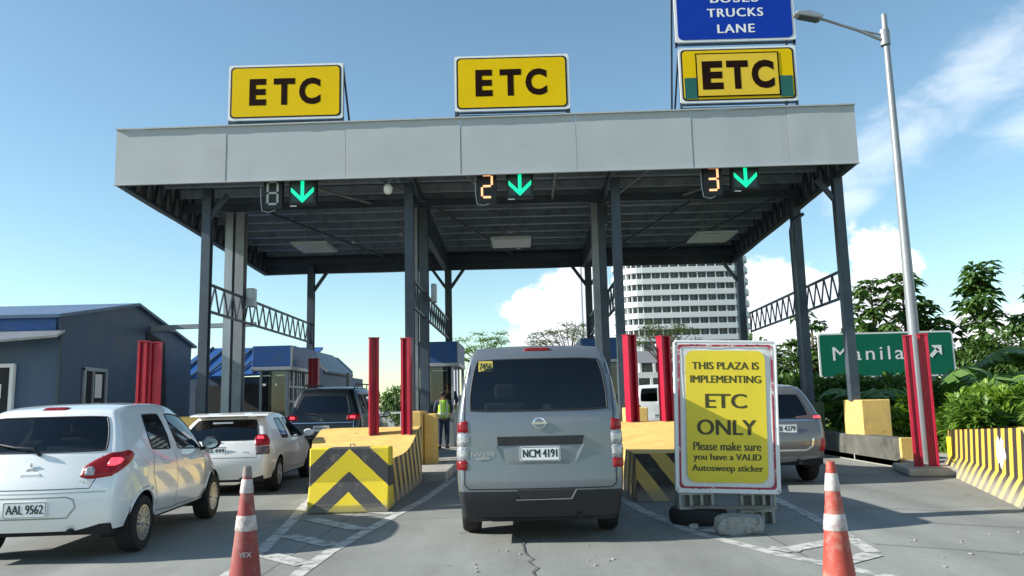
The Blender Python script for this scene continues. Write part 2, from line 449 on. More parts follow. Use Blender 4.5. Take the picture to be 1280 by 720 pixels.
def cast(bvh, p, a, s):
    """p approx point (x outward on side s, y, z), a angle of view; returns surface point, normal"""
    d = Vector((-s * sin(a), cos(a), 0)); q = Vector((s * p[0] if s else p[0], p[1], p[2]))
    h = bvh.ray_cast(q - d * 3, d)
    if h[0] is None: h = bvh.find_nearest(q)
    n = h[1]
    if n.dot(d) > 0: n = -n
    return h[0], n
def patch(bvh, poly, a, s, m, parent, name, off=.006, dome=.012, nr=10, nc=14):
    """lens projected on the body. poly: points (x,y,z), scanned along z"""
    def flat(p): return (p[0] * cos(a) + p[1] * sin(a), p[2])
    P = [flat(p) for p in poly]; zs = [p[1] for p in P]; z0, z1 = min(zs) + 1e-4, max(zs) - 1e-4
    vs = []; ns = []
    for i in range(nr + 1):
        z = z0 + (z1 - z0) * i / nr; cr = []
        for q in range(len(P)):
            (u1, w1), (u2, w2) = P[q], P[(q + 1) % len(P)]
            if (w1 - z) * (w2 - z) < 0 or w1 == z: cr.append(u1 + (u2 - u1) * (z - w1) / (w2 - w1) if w1 != w2 else u1)
        u0, u3 = min(cr), max(cr)
        for c in range(nc + 1):
            u = u0 + (u3 - u0) * c / nc
            x = u * cos(a); y = u * sin(a)
            h, n = cast(bvh, (x, y, z), a, s if s else 1) if s else cast(bvh, (u, 0, z), 0, 1)
            e = min(i / nr, 1 - i / nr, c / nc, 1 - c / nc); k = min(1, e * 6)
            vs.append(h + n * (off * (1 if e > 0 else -.5) + dome * sqrt(k)))
    W = nc + 1
    fs = [[i * W + c, i * W + c + 1, (i + 1) * W + c + 1, (i + 1) * W + c] for i in range(nr) for c in range(nc)]
    b = MB(); b.add(vs, fs); return b.build(name, m, parent, smooth='all', local=True)
def seam(bvh, lines, parent, m=None, w=.008, name='panel_gap', off=.0015):
    b = MB()
    for pts, a, s in lines:
        P = []
        for i in range(len(pts) - 1):
            p, q = Vector(pts[i]), Vector(pts[i + 1]); n = max(2, int((q - p).length / .04))
            for k in range(n + (1 if i == len(pts) - 2 else 0)): P.append(p.lerp(q, k / n))
        H = [cast(bvh, p, a, s) for p in P]
        vs = []
        for i, (h, n) in enumerate(H):
            d = (H[min(i + 1, len(H) - 1)][0] - H[max(i - 1, 0)][0]).normalized(); x = n.cross(d).normalized()
            vs += [h + n * off - x * w / 2, h + n * off + x * w / 2]
        b.add(vs, [[2 * i, 2 * i + 1, 2 * i + 3, 2 * i + 2] for i in range(len(H) - 1)])
    return b.build(name, m or M_black, parent, local=True, fix=False)
def plate(t, bvh, x, z, txt, y=None, w=.39, h=.14, m=None):
    hp, n = cast(bvh, (x, 0, z), 0, 1)
    yy = (hp.y if y is None else y) - .012
    b = MB(); b.prism(rrect(x, z, w, h, .012, yy - .004), (0, .012, 0)); p = b.build('number_plate', m or M_plate, t, local=True)
    f = MB(); ring(f, rrect(x, z, w * .97, h * .93, .012, yy - .0055), rrect(x, z, w * .94, h * .86, .01, yy - .0055)); f.build('plate_border', M_ptext, p, local=True, fix=False)
    lettering([(txt, x, yy - .0055, z + .004, w * .84, h * .56, .02)], M_ptext, p, name='plate_lettering', local=True)
    return yy
def handle(bvh, y, z, s, parent, m, l=.16):
    hp, n = cast(bvh, (1, y, z), pi / 2, s)
    b = MB(); b.tube([hp + Vector((0, -l / 2, 0)), hp + n * .03 + Vector((0, -l / 3, 0)), hp + n * .035, hp + n * .03 + Vector((0, l / 3, 0)), hp + Vector((0, l / 2, 0))], [.011, .014, .015, .014, .011], 8)
    return b.build('door_handle', m, parent, smooth='all', local=True)
def mirror(bvh, y, z, s, parent, m, sz=1.0):
    hp, n = cast(bvh, (1, y, z), pi / 2, s)
    b = MB(); c = hp + Vector((s * .13, .02, .07))
    b.tube([hp - n * .03, c - Vector((s * .04, 0, .05))], .022, 8)
    prof = []
    for i in range(7):
        a = -pi / 2 + pi * i / 6; prof.append((max(.001, .085 * sz * cos(a) ** .5 if i not in (0, 6) else .001), .055 * sin(a)))
    b.lathe(prof, 16, Matrix.Translation(c) @ Matrix.Rotation(-pi / 2, 4, 'X') @ Matrix.Diagonal((1.25, .85, 1, 1)), axis='z')
    o = b.build('wing_mirror', m, parent, smooth='all', local=True)
    g = MB(); g.lathe([(.072 * sz, 0), (.001, 0)], 16, Matrix.Translation(c + Vector((0, -.054, 0))) @ Matrix.Rotation(pi / 2, 4, 'X') @ Matrix.Diagonal((1.15, .75, 1, 1)))
    g.build('mirror_glass', M_chrome, o, local=True, fix=False)
    return o

M_rim = mat('alloy_rim', (.55, .56, .57), .3, .7, vary=.1)
M_ptext = mat('plate_ink', (.012, .03, .028), .5)
M_white_car = mat('white_car_paint', (.82, .84, .84), .22, 0, vary=.02, vscale=2, coat=1, back=(.03, .03, .03), dirt=(.5, .49, .46), dscale=3, dthr=(.62, .95))
M_cream_car = mat('aged_white_car_paint', (.77, .76, .73), .3, 0, vary=.03, vscale=2, coat=.7, back=(.03, .03, .03), dirt=(.5, .46, .4), dscale=3, dthr=(.58, .9))
M_silver_car = mat('silver_grey_paint', (.165, .19, .215), .32, .45, vary=.03, vscale=2, coat=.8, back=(.03, .03, .03), dirt=(.22, .22, .21), dscale=2.5, dthr=(.5, .9), rvary=.06)
M_dark_car = mat('dark_green_black_paint', (.006, .009, .010), .3, 0, coat=.35, back=(.01, .01, .01))
M_bronze_car = mat('bronze_grey_paint', (.17, .165, .16), .3, .5, coat=.9, vary=.03, back=(.02, .02, .02))
M_van_white = mat('far_van_white', (.7, .71, .7), .3, 0, coat=.6, vary=.03, back=(.03, .03, .03))

# --- hatchback (front left)
S = dict(size=(1.70, 1.525, 3.75), z=(.30, .46, .70), rear=[.10, .0, .0, .10, .13, .26, .40, .46], front=[3.66, 3.72, 3.72, 3.66, 3.6, 3.56, 3.52, 3.5],
    stations=[(.0, .5, .76, .59, 1.03, 1.385, 1.43, 1.45), (.16, .60, .81, .60, 1.03, 1.385, 1.45, 1.475), (.50, .80, .835, .61, 1.01, 1.395, 1.475, 1.50),
              (.82, .98, .845, .615, 1.0, 1.39, 1.485, 1.51), (1.60, 1.50, .845, .62, .965, 1.40, 1.49, 1.52), (1.70, 1.60, .845, .62, .96, 1.40, 1.49, 1.52),
              (2.25, 2.0, .84, .61, .94, 1.385, 1.465, 1.495), (2.78, 2.34, .835, .59, .92, 1.32, 1.40, 1.43),
              (2.98, 3.0, .82, .62, .88, .93, .96, 1.0), (3.3, 3.3, .79, .62, .82, .87, .90, .93), (3.55, 3.55, .74, .58, .72, .77, .80, .82), (3.7, 3.6, .64, .5, .62, .66, .70, .71)],
    ws=(7, 8), win=[(3, 4), (5, 7)], wr=.285, wy=(.70, 3.12), paint=M_white_car, glass=M_tint, spokes=9, seats_y=(1.0, 1.85), bow=(.09, .14), lev=3, wcol=.95)
car1, bv, pr = make_car('white_hatchback', 'white five door hatchback with dark side mirrors, at the left picture edge', 'car', S, (-4.72, 7.75, 0), R(4.6))
for s in (-1, 1):
    patch(bv, [(.50, 0, .80), (.60, 0, .78), (.74, .1, .80), (.835, .38, .93), (.835, .46, 1.00), (.80, .34, 1.045), (.74, .14, 1.03), (.62, .05, .96), (.53, .02, .90)], R(38), s, M_redlens, car1, 'tail_light')
    patch(bv, [(.69, .1, .905), (.73, .1, .885), (.78, .2, .91), (.80, .24, .95), (.76, .2, .985), (.71, .12, .965)], R(38), s, M_litlens, [c for c in car1.children if c.name.startswith('tail_light')][-1], 'brake_lamp', off=.021, dome=.004, nr=6, nc=6)
    patch(bv, [(.54, 0, .80), (.62, .05, .80), (.65, .05, .87), (.60, .05, .91), (.54, .02, .88)], R(38), s, M_clearlens, [c for c in car1.children if c.name.startswith('tail_light')][-1], 'reversing_lamp', off=.020, dome=.004, nr=6, nc=6)
    handle(bv, 1.30, .86, s, car1, M_white_car); handle(bv, 2.22, .84, s, car1, M_white_car)
    mirror(bv, 2.62, .93, s, car1, M_black, 1.15)
sl = []
for s in (-1, 1):
    sl += [([(1, .95, .98), (1, .90, .75), (1, 1.02, .55), (1, 1.08, .36), (1, 1.66, .33), (1, 1.66, .60), (1, 1.62, .95)], pi / 2, s),
           ([(1, 1.66, .34), (1, 2.65, .33), (1, 2.72, .5), (1, 2.74, .75), (1, 2.72, .9)], pi / 2, s)]
sl += [([(-.62, 0, 1.0), (-.60, 0, .80), (-.55, 0, .70), (.55, 0, .70), (.60, 0, .80), (.62, 0, 1.0)], 0, 1)]
seam(bv, sl, car1)
seam(bv, [([(-.70, 0, .665), (.70, 0, .665)], 0, 1)], car1, m=mat('bumper_crease', (.45, .46, .46), .4), w=.012, name='bumper_edge')
py = plate(car1, bv, 0, .52, 'AAL 9562', w=.40, h=.15)
seam(bv, [([(-.42, 0, .60), (-.36, 0, .625), (.36, 0, .625), (.42, 0, .60), (.44, 0, .53), (.36, 0, .43), (-.36, 0, .43), (-.44, 0, .53), (-.42, 0, .60)], 0, 1)], car1, m=mat('recess_edge', (.30, .31, .31), .4), w=.014, name='plate_recess')
patch(bv, [(-.13, 0, 1.445), (.13, 0, 1.445), (.12, 0, 1.472), (-.12, 0, 1.472)], 0, 0, M_redlens, car1, 'high_brake_light', nr=3)
hp, n = cast(bv, (0, 0, .90), 0, 1)
e = MB()   # three diamond emblem
for a in (90, 210, 330):
    d = Vector((cos(R(a)), 0, sin(R(a)))); p = Vector((-d.z, 0, d.x)); c0 = hp + Vector((0, -.012, 0)) + d * .003
    e.prism([c0, c0 + d * .026 + p * .0145, c0 + d * .052, c0 + d * .026 - p * .0145], (0, .014, 0))
e.build('emblem', M_chrome, car1, local=True)
hb_ = MB(); hb_.prism(rrect(0, .825, .20, .055, .025, hp.y - .03), (0, .04, 0)); hb_.build('tailgate_handle', M_white_car, car1, local=True, bevel=.008)
lettering([('GLS', .50, cast(bv, (.5, 0, .76), 0, 1)[0].y - .004, .76, .11, .03, .03)], M_chrome, car1, name='model_letters', local=True)
w = MB(); ha = cast(bv, (0, 0, 1.06), 0, 1)[0]; hb2 = cast(bv, (-.42, 0, 1.14), 0, 1)[0]
w.tube([ha + Vector((.06, -.035, -.045)), ha + Vector((0, -.05, .03)), (ha + hb2) / 2 + Vector((0, -.045, 0)), hb2 + Vector((0, -.03, 0))], [.018, .014, .010, .006], 6)
w.build('rear_wiper', M_trim, car1, smooth='all', local=True)
m = MB()   # folded cloth on the parcel shelf behind the glass
random.seed(3)
for i in range(9): m.box(-.55 + i * .10, -.40 + i * .10, .42, .75, .985, 1.03 + rnd(0, .06), Matrix.Rotation(rnd(-.02, .02), 4, 'Y'))
m.build('parcel_cloth', mat('pale_cloth', (.7, .7, .66), .9), car1, local=True, bevel=.02)
m = MB(); m.box(-.62, .62, .34, .95, .95, .98); m.build('parcel_shelf', M_seat, car1, local=True)

# --- older hatchback ahead
S2 = dict(size=(1.69, 1.36, 4.15), z=(.26, .42, .66), rear=[.10, .0, .0, .07, .10, .32, .55, .62], front=[4.05, 4.13, 4.14, 4.08, 4.02, 3.98, 3.95, 3.93],
    stations=[(.0, .62, .76, .54, .90, 1.26, 1.31, 1.33), (.17, .80, .82, .57, .90, 1.265, 1.33, 1.35), (.62, 1.0, .84, .575, .90, 1.27, 1.345, 1.365),
              (1.02, 1.25, .845, .58, .89, 1.275, 1.35, 1.375), (1.62, 1.62, .845, .58, .88, 1.28, 1.35, 1.38), (1.72, 1.72, .845, .58, .88, 1.28, 1.35, 1.38),
              (2.5, 2.1, .84, .575, .87, 1.26, 1.33, 1.355), (2.95, 2.42, .835, .56, .86, 1.19, 1.26, 1.285),
              (3.12, 3.14, .82, .62, .82, .86, .89, .92), (3.5, 3.5, .80, .63, .76, .80, .83, .86), (3.85, 3.85, .75, .6, .68, .71, .74, .76), (4.1, 4.0, .66, .52, .58, .62, .65, .66)],
    ws=(7, 8), win=[(3, 4), (5, 7)], wr=.29, wy=(.82, 3.40), paint=M_cream_car, glass=M_tint_dark, spokes=7, seats_y=(1.2, 2.0), bow=(.07, .12), lev=3, wcol=.93)
car2, bv, pr = make_car('old_white_hatchback', 'older white three door hatchback with roof spoiler, second car in the left lane', 'car', S2, (-5.06, 13.45, 0), R(3.0))
for s in (-1, 1):
    patch(bv, [(.66, 0, .80), (.83, .2, .80), (.835, .26, .88), (.80, .2, .985), (.73, .1, .995), (.68, 0, .93)], R(35), s, M_litlens if 0 else M_redlens, car2, 'tail_light')
    tl = [c for c in car2.children if c.name.startswith('tail_light')][-1]
    patch(bv, [(.70, .0, .90), (.78, .14, .90), (.78, .14, .955), (.71, .02, .955)], R(35), s, M_litlens, tl, 'brake_lamp', off=.02, dome=.004, nr=5, nc=5)
    patch(bv, [(.655, 0, .66), (.82, .2, .66), (.83, .2, .80), (.66, 0, .80)], R(35), s, M_smokelens, car2, 'indicator_lens', nr=6)
    handle(bv, 1.85, .78, s, car2, M_cream_car); mirror(bv, 2.72, .86, s, car2, M_cream_car)
sl = []
for s in (-1, 1): sl += [([(1, 1.68, .87), (1, 1.66, .35), (1, 2.85, .33), (1, 2.95, .5), (1, 2.95, .84)], pi / 2, s)]
sl += [([(-.64, 0, .90), (-.63, 0, .62), (.63, 0, .62), (.64, 0, .90)], 0, 1)]
seam(bv, sl, car2)
plate(car2, bv, -.05, .73, 'JRS 444', w=.38, h=.15)
b = MB()
for s in (-1, 1): b.box(s * .42 - .06, s * .42 + .06, .46, .62, 1.27, 1.32)
b.prism([(-.60, .40, 1.295), (-.60, .80, 1.335), (-.60, .80, 1.35), (-.60, .42, 1.322)], (1.32, 0, 0)); b.build('roof_spoiler', M_cream_car, car2, local=True, bevel=.012)
eb = cast(bv, (0, 0, .86), 0, 1)[0]; e = MB(); e.prism(rrect(0, .865, .07, .055, .012, eb.y - .008), (0, .01, 0)); e.build('emblem', M_chrome, car2, local=True)
lettering([('VTI', .46, cast(bv, (.46, 0, .70), 0, 1)[0].y - .004, .70, .09, .03, .02)], M_ptext, car2, name='model_letters', local=True)
m = MB(); hw = cast(bv, (-.05, 0, 1.19), 0, 1)[0]; lettering([('* wagon *', -.05, hw.y - .02, 1.19, .36, .04, .03)], M_white, car2, name='window_sticker', local=True) if 0 else None
m.prism(rrect(-.05, 1.185, .34, .03, .012, hw.y - .02), (0, .004, 0)); m.build('window_sticker', M_white, car2, local=True)

# --- two SUVs
def suv_spec(paint, L=4.7, H=1.82, W=1.82, **kw):
    k = H / 1.82
    z = lambda v: v * k
    d = dict(size=(W, H, L), z=(.36, .55, .85 * k), rear=[.14, .0, .0, .07, .10, .22, .34, .40], front=[4.6, 4.68, 4.7, 4.66, 4.62, 4.6, 4.58, 4.56],
        stations=[(.0, .42, .80, .60, z(1.16), z(1.60), z(1.70), z(1.72)), (.18, .55, .885, .66, z(1.16), z(1.61), z(1.73), z(1.76)), (.45, .75, .905, .675, z(1.16), z(1.62), z(1.75), z(1.79)),
                  (.95, 1.1, .91, .68, z(1.15), z(1.63), z(1.76), z(1.80)), (1.10, 1.2, .91, .68, z(1.15), z(1.63), z(1.76), z(1.80)), (1.95, 1.95, .91, .685, z(1.12), z(1.63), z(1.77), z(1.81)),
                  (2.05, 2.05, .91, .685, z(1.12), z(1.63), z(1.77), z(1.81)), (2.6, 2.5, .905, .675, z(1.11), z(1.61), z(1.74), z(1.78)), (3.15, 2.75, .90, .66, z(1.10), z(1.54), z(1.65), z(1.69)),
                  (3.4, 3.42, .89, .70, z(1.06), z(1.12), z(1.16), z(1.19)), (4.0, 4.0, .87, .70, z(1.0), z(1.05), z(1.09), z(1.12)), (4.45, 4.4, .80, .66, z(.9), z(.95), z(.98), z(1.0)), (4.65, 4.55, .7, .56, z(.8), z(.84), z(.86), z(.88))],
        ws=(8, 9), win=[(2, 3), (4, 5), (6, 8)], wr=.37 * (W / 1.82), wy=(.95, 3.72), paint=paint, glass=M_tint_dark, spokes=6, seats_y=(1.1, 2.1), bow=(.07, .14), lev=3)
    d.update(kw); return d
car3, bv, pr = make_car('dark_suv', 'black SUV with roof rack and lit brake lights, third vehicle in the left lane', 'car', suv_spec(M_dark_car, H=1.92, W=1.86), (-4.72, 19.0, 0), R(-.5))
for s in (-1, 1):
    patch(bv, [(.62, 0, 1.10), (.86, .1, 1.10), (.90, .30, 1.14), (.89, .28, 1.24), (.80, .1, 1.25), (.64, .0, 1.21)], R(28), s, M_redlens, car3, 'tail_light')
    tl = [c for c in car3.children if c.name.startswith('tail_light')][-1]
    patch(bv, [(.68, 0, 1.13), (.82, .1, 1.13), (.82, .1, 1.21), (.70, .0, 1.20)], R(28), s, M_litlens, tl, 'brake_lamp', off=.022, dome=.004, nr=5, nc=5)
    mirror(bv, 2.95, 1.12, s, car3, M_dark_car)
    b = MB(); b.tube([(s * .62, .75, 1.86), (s * .63, .85, 1.96), (s * .63, 2.5, 1.98), (s * .62, 2.6, 1.88)], .018, 6)
    for q in range(3): b.tube([(s * .62, 1.1 + q * .55, 1.86), (s * .63, 1.1 + q * .55, 1.97)], .014, 6)
    b.build('roof_rack', M_black, car3, local=True)
plate(car3, bv, 0, .92, 'WEN 216', w=.38, h=.13)
seam(bv, [([(-.74, 0, 1.14), (-.74, 0, .70), (.74, 0, .70), (.74, 0, 1.14)], 0, 1), ([(-.72, 0, 1.05), (.72, 0, 1.05)], 0, 1)], car3, m=M_chrome, w=.012)
hp = cast(bv, (0, 0, 1.12), 0, 1)[0]; e = MB()
for a in (90, 210, 330):
    d = Vector((cos(R(a)), 0, sin(R(a)))); p = Vector((-d.z, 0, d.x)); c0 = hp + Vector((0, -.012, 0)) + d * .003
    e.prism([c0, c0 + d * .03 + p * .016, c0 + d * .06, c0 + d * .03 - p * .016], (0, .014, 0))
e.build('emblem', M_chrome, car3, local=True)
w = MB(); w.tube([hp + Vector((0, -.03, .06)), hp + Vector((-.1, -.01, .13)), hp + Vector((-.45, .04, .17))], [.012, .01, .006], 6); w.build('rear_wiper', M_trim, car3, local=True)

car4, bv, pr = make_car('bronze_suv', 'bronze grey SUV in the right lane, half hidden behind the yellow notice board', 'car', suv_spec(M_bronze_car, L=4.4, H=1.64, W=1.80, wy=(.92, 3.5)), (4.02, 13.1, 0), R(0))
k = 1.64 / 1.82
for s in (-1, 1):
    patch(bv, [(.44, 0, 1.06), (.70, 0, 1.03), (.89, .30, 1.03), (.885, .34, 1.10), (.80, .1, 1.12), (.44, 0, 1.085)], R(28), s, M_smokelens, car4, 'tail_light')
    tl = [c for c in car4.children if c.name.startswith('tail_light')][-1]
    patch(bv, [(.70, 0, 1.045), (.86, .15, 1.045), (.87, .2, 1.09), (.72, .0, 1.09)], R(28), s, M_litlens, tl, 'brake_lamp', off=.022, dome=.004, nr=5, nc=5)
    patch(bv, [(.74, 0, .52), (.86, .1, .52), (.87, .1, .74), (.80, 0, .76)], R(28), s, M_redlens, car4, 'reflector', nr=5)
    mirror(bv, 2.8, 1.0, s, car4, M_bronze_car)
plate(car4, bv, .17, .90, 'NBI 4379', w=.40, h=.14)
seam(bv, [([(-.62, 0, 1.0), (-.60, 0, .62), (-.5, 0, .56), (.5, 0, .56), (.60, 0, .62), (.62, 0, .74)], 0, 1)], car4, m=M_chrome, w=.03, name='chrome_strip')
seam(bv, [([(-.70, 0, 1.03), (.70, 0, 1.03)], 0, 1)], car4, m=M_chrome, w=.025, name='tailgate_strip')
seam(bv, [([(-.86, 0, .44), (.86, 0, .44)], 0, 1)], car4, m=M_steel_lt, w=.05, name='bumper_strip')

# --- silver van in the middle
def van_spec(paint, glass):
    return dict(size=(1.74, 2.03, 4.7), z=(.27, .52, .86), rear=[.10, .0, .04, .05, .07, .14, .24, .30], front=[4.6, 4.7, 4.68, 4.6, 4.5, 4.45, 4.4, 4.35],
        stations=[(.0, .30, .82, .70, 1.30, 1.87, 1.955, 1.975), (.13, .36, .865, .71, 1.30, 1.87, 1.975, 2.0), (.40, .5, .87, .70, 1.30, 1.87, 1.98, 2.01),
                  (.95, 1.0, .87, .70, 1.30, 1.87, 1.98, 2.01), (1.05, 1.1, .87, .70, 1.28, 1.87, 1.98, 2.01), (2.2, 2.2, .87, .70, 1.25, 1.87, 1.98, 2.01), (2.3, 2.3, .87, .70, 1.25, 1.87, 1.98, 2.01),
                  (3.1, 3.1, .87, .69, 1.22, 1.85, 1.96, 1.99), (3.2, 3.2, .87, .69, 1.2, 1.84, 1.95, 1.98), (4.0, 3.55, .86, .66, 1.15, 1.72, 1.84, 1.88),
                  (4.3, 4.35, .84, .68, 1.05, 1.10, 1.13, 1.15), (4.6, 4.5, .74, .6, .9, .95, .98, 1.0)],
        ws=(9, 10), win=[(2, 3), (4, 5), (6, 7), (8, 9)], wr=.33, wy=(1.02, 3.55), paint=paint, glass=glass, black_bumper=True, black_sill=True, spokes=5, rim=M_steel_lt, seats_y=(.9, 1.8, 2.9), bow=(.05, .12), tum=.975, lev=3, wcol=.955)
car5, bv, pr = make_car('silver_van', 'silver grey passenger van seen square from behind, in the middle lane', 'van', van_spec(M_silver_car, M_tint), (.165, 8.30, 0), R(0))
for s in (-1, 1):
    for (za, zb_, mm) in ((1.12, 1.245, M_redlens), (.985, 1.12, M_clearlens), (.845, .985, M_clearlens), (.745, .845, M_redlens)):
        top = zb_ > 1.2
        patch(bv, [(.765, 0, za), (.865, .12, za), (.86 if not top else .845, .12, zb_ - (.02 if top else 0)), (.78 if top else .765, 0, zb_)], R(30), s, mm, car5, 'tail_light', dome=.008, nr=6, nc=8)
    mirror(bv, 3.9, 1.2, s, car5, M_trim, 1.2)
    handle(bv, 3.3, 1.08, s, car5, M_silver_car)
sl = [([(-.755, 0, 1.92), (-.765, 0, 1.3), (-.77, 0, .60), (-.72, 0, .555), (.72, 0, .555), (.77, 0, .60), (.765, 0, 1.3), (.755, 0, 1.92)], 0, 1)]
for s in (-1, 1): sl += [([(1, 1.0, .55), (1, 1.0, 1.9)], pi / 2, s), ([(1, 2.25, .55), (1, 2.25, 1.9)], pi / 2, s), ([(1, 3.15, .55), (1, 3.15, 1.9)], pi / 2, s)]
seam(bv, sl, car5, w=.012)
hp = cast(bv, (0, 0, 1.2), 0, 1)[0]
# plate recess, dark strip above it, slanted cheeks
b = MB(); yy = cast(bv, (0, 0, 1.03), 0, 1)[0].y - .006
b.prism([(-.435, yy, 1.075), (.455, yy, 1.075), (.43, yy, .985), (-.43, yy, .985)], (0, .05, 0)); b.build('plate_light_strip', M_trim, car5, local=True, bevel=.006)
patch(bv, [(-.42, 0, .985), (.42, 0, .985), (.34, 0, .79), (-.34, 0, .79)], 0, 0, mat('recess_silver', (.17, .19, .21), .35, .4, coat=.6), car5, 'plate_recess', off=.001, dome=.003, nr=6)
for s in (-1, 1):
    b = MB(); b.prism([(s * .43, yy + .004, .985), (s * .30, yy + .016, .785), (s * .345, yy + .002, .775), (s * .455, yy - .002, .99)], (0, .03, 0))
    b.build('recess_edge', M_silver_car, car5, local=True)
plate(car5, bv, .0, .90, 'NCM 4191', w=.41, h=.145)
c0 = cast(bv, (0, 0, 1.205), 0, 1)[0] + Vector((0, -.014, 0)); e = MB()
e.lathe([(.062, .0), (.066, .008), (.052, .010), (.050, .0)], 28, Matrix.Translation(c0) @ Matrix.Rotation(pi / 2, 4, 'X') @ Matrix.Diagonal((1, .86, 1, 1)))
e.box(c0.x - .078, c0.x + .078, c0.y - .012, c0.y, c0.z - .011, c0.z + .011); e.build('emblem', M_chrome, car5, local=True)
yl = cast(bv, (-.6, 0, .9), 0, 1)[0].y - .006
lettering([('NV350', -.585, yl - .012, .905, .23, .048, .03)], M_chrome, car5, name='model_letters', local=True)
b = MB(); b.prism(rrect(-.58, .862, .14, .018, .006, yl - .010), (0, .004, 0)); b.build('badge_bar', M_chrome, car5, local=True)
patch(bv, [(-.15, 0, 1.955), (.15, 0, 1.955), (.14, 0, 1.985), (-.14, 0, 1.985)], 0, 0, M_redlens, car5, 'high_brake_light', nr=3, off=.01)
hs = cast(bv, (-.54, 0, 1.80), 0, 1)[0].y - .012
b = MB(); b.prism(rrect(-.545, 1.80, .15, .115, .01, hs), (0, .004, 0)); st_ = b.build('window_sticker', mat('sticker_yellow', (.72, .58, .12), .5), car5, local=True)
lettering([('7456', -.545, hs - .002, 1.80, .125, .07, .03)], M_ptext, st_, name='sticker_lettering', local=True)
yb = cast(bv, (0, 0, .5), 0, 1)[0].y
b = MB(); b.prism([(-.24, yb - .012, .545), (.36, yb - .012, .545), (.31, yb - .012, .455), (-.2, yb - .012, .455)], (0, .03, 0)); b.build('bumper_step', M_black, car5, local=True, bevel=.006)
b = MB(); b.beam((.36, yb - .018, .545), (.305, yb - .018, .452), .01); b.beam((.305, yb - .018, .452), (-.25, yb - .018, .448), .007); b.build('bumper_step_edge', M_steel_lt, car5, local=True)
# rear hanging bits
b = MB(); b.box(-.5, -.2, .15, .5, .22, .30); b.build('spare_bracket', M_under, car5, local=True)

car6, bv, pr = make_car('white_van', 'white van standing far beyond the plaza, seen between the two red guard posts', 'van', van_spec(M_van_white, M_tint_dark), (5.6, 33.5, 0), R(0))
for s in (-1, 1): patch(bv, [(.76, 0, .85), (.865, .12, .85), (.865, .12, 1.2), (.77, 0, 1.2)], R(30), s, M_redlens, car6, 'tail_light', dome=.008, nr=5, nc=5)
b = MB(); b.box(-.02, .02, .0, .06, 1.25, 1.9); b.build('rear_door_pillar', M_van_white, car6, local=True)
plate(car6, bv, 0, .75, 'UVK 508')
# ------------------------------------------------------------------ ground and road
def struct(name, mb, m, **k): return tag(mb.build(name, m, None, **k), kind='structure')
g = MB(); g.add([(-1500, -300, -.03), (1500, -300, -.03), (1500, 2500, -.03), (-1500, 2500, -.03)], [[0, 1, 2, 3]])
struct('ground', g, mat('ground_earth', (.10, .13, .05), .95, 0, vary=.4, vscale=.8, dirt=(.20, .17, .11), dscale=.5, bump=.5, bscale=8), fix=False)

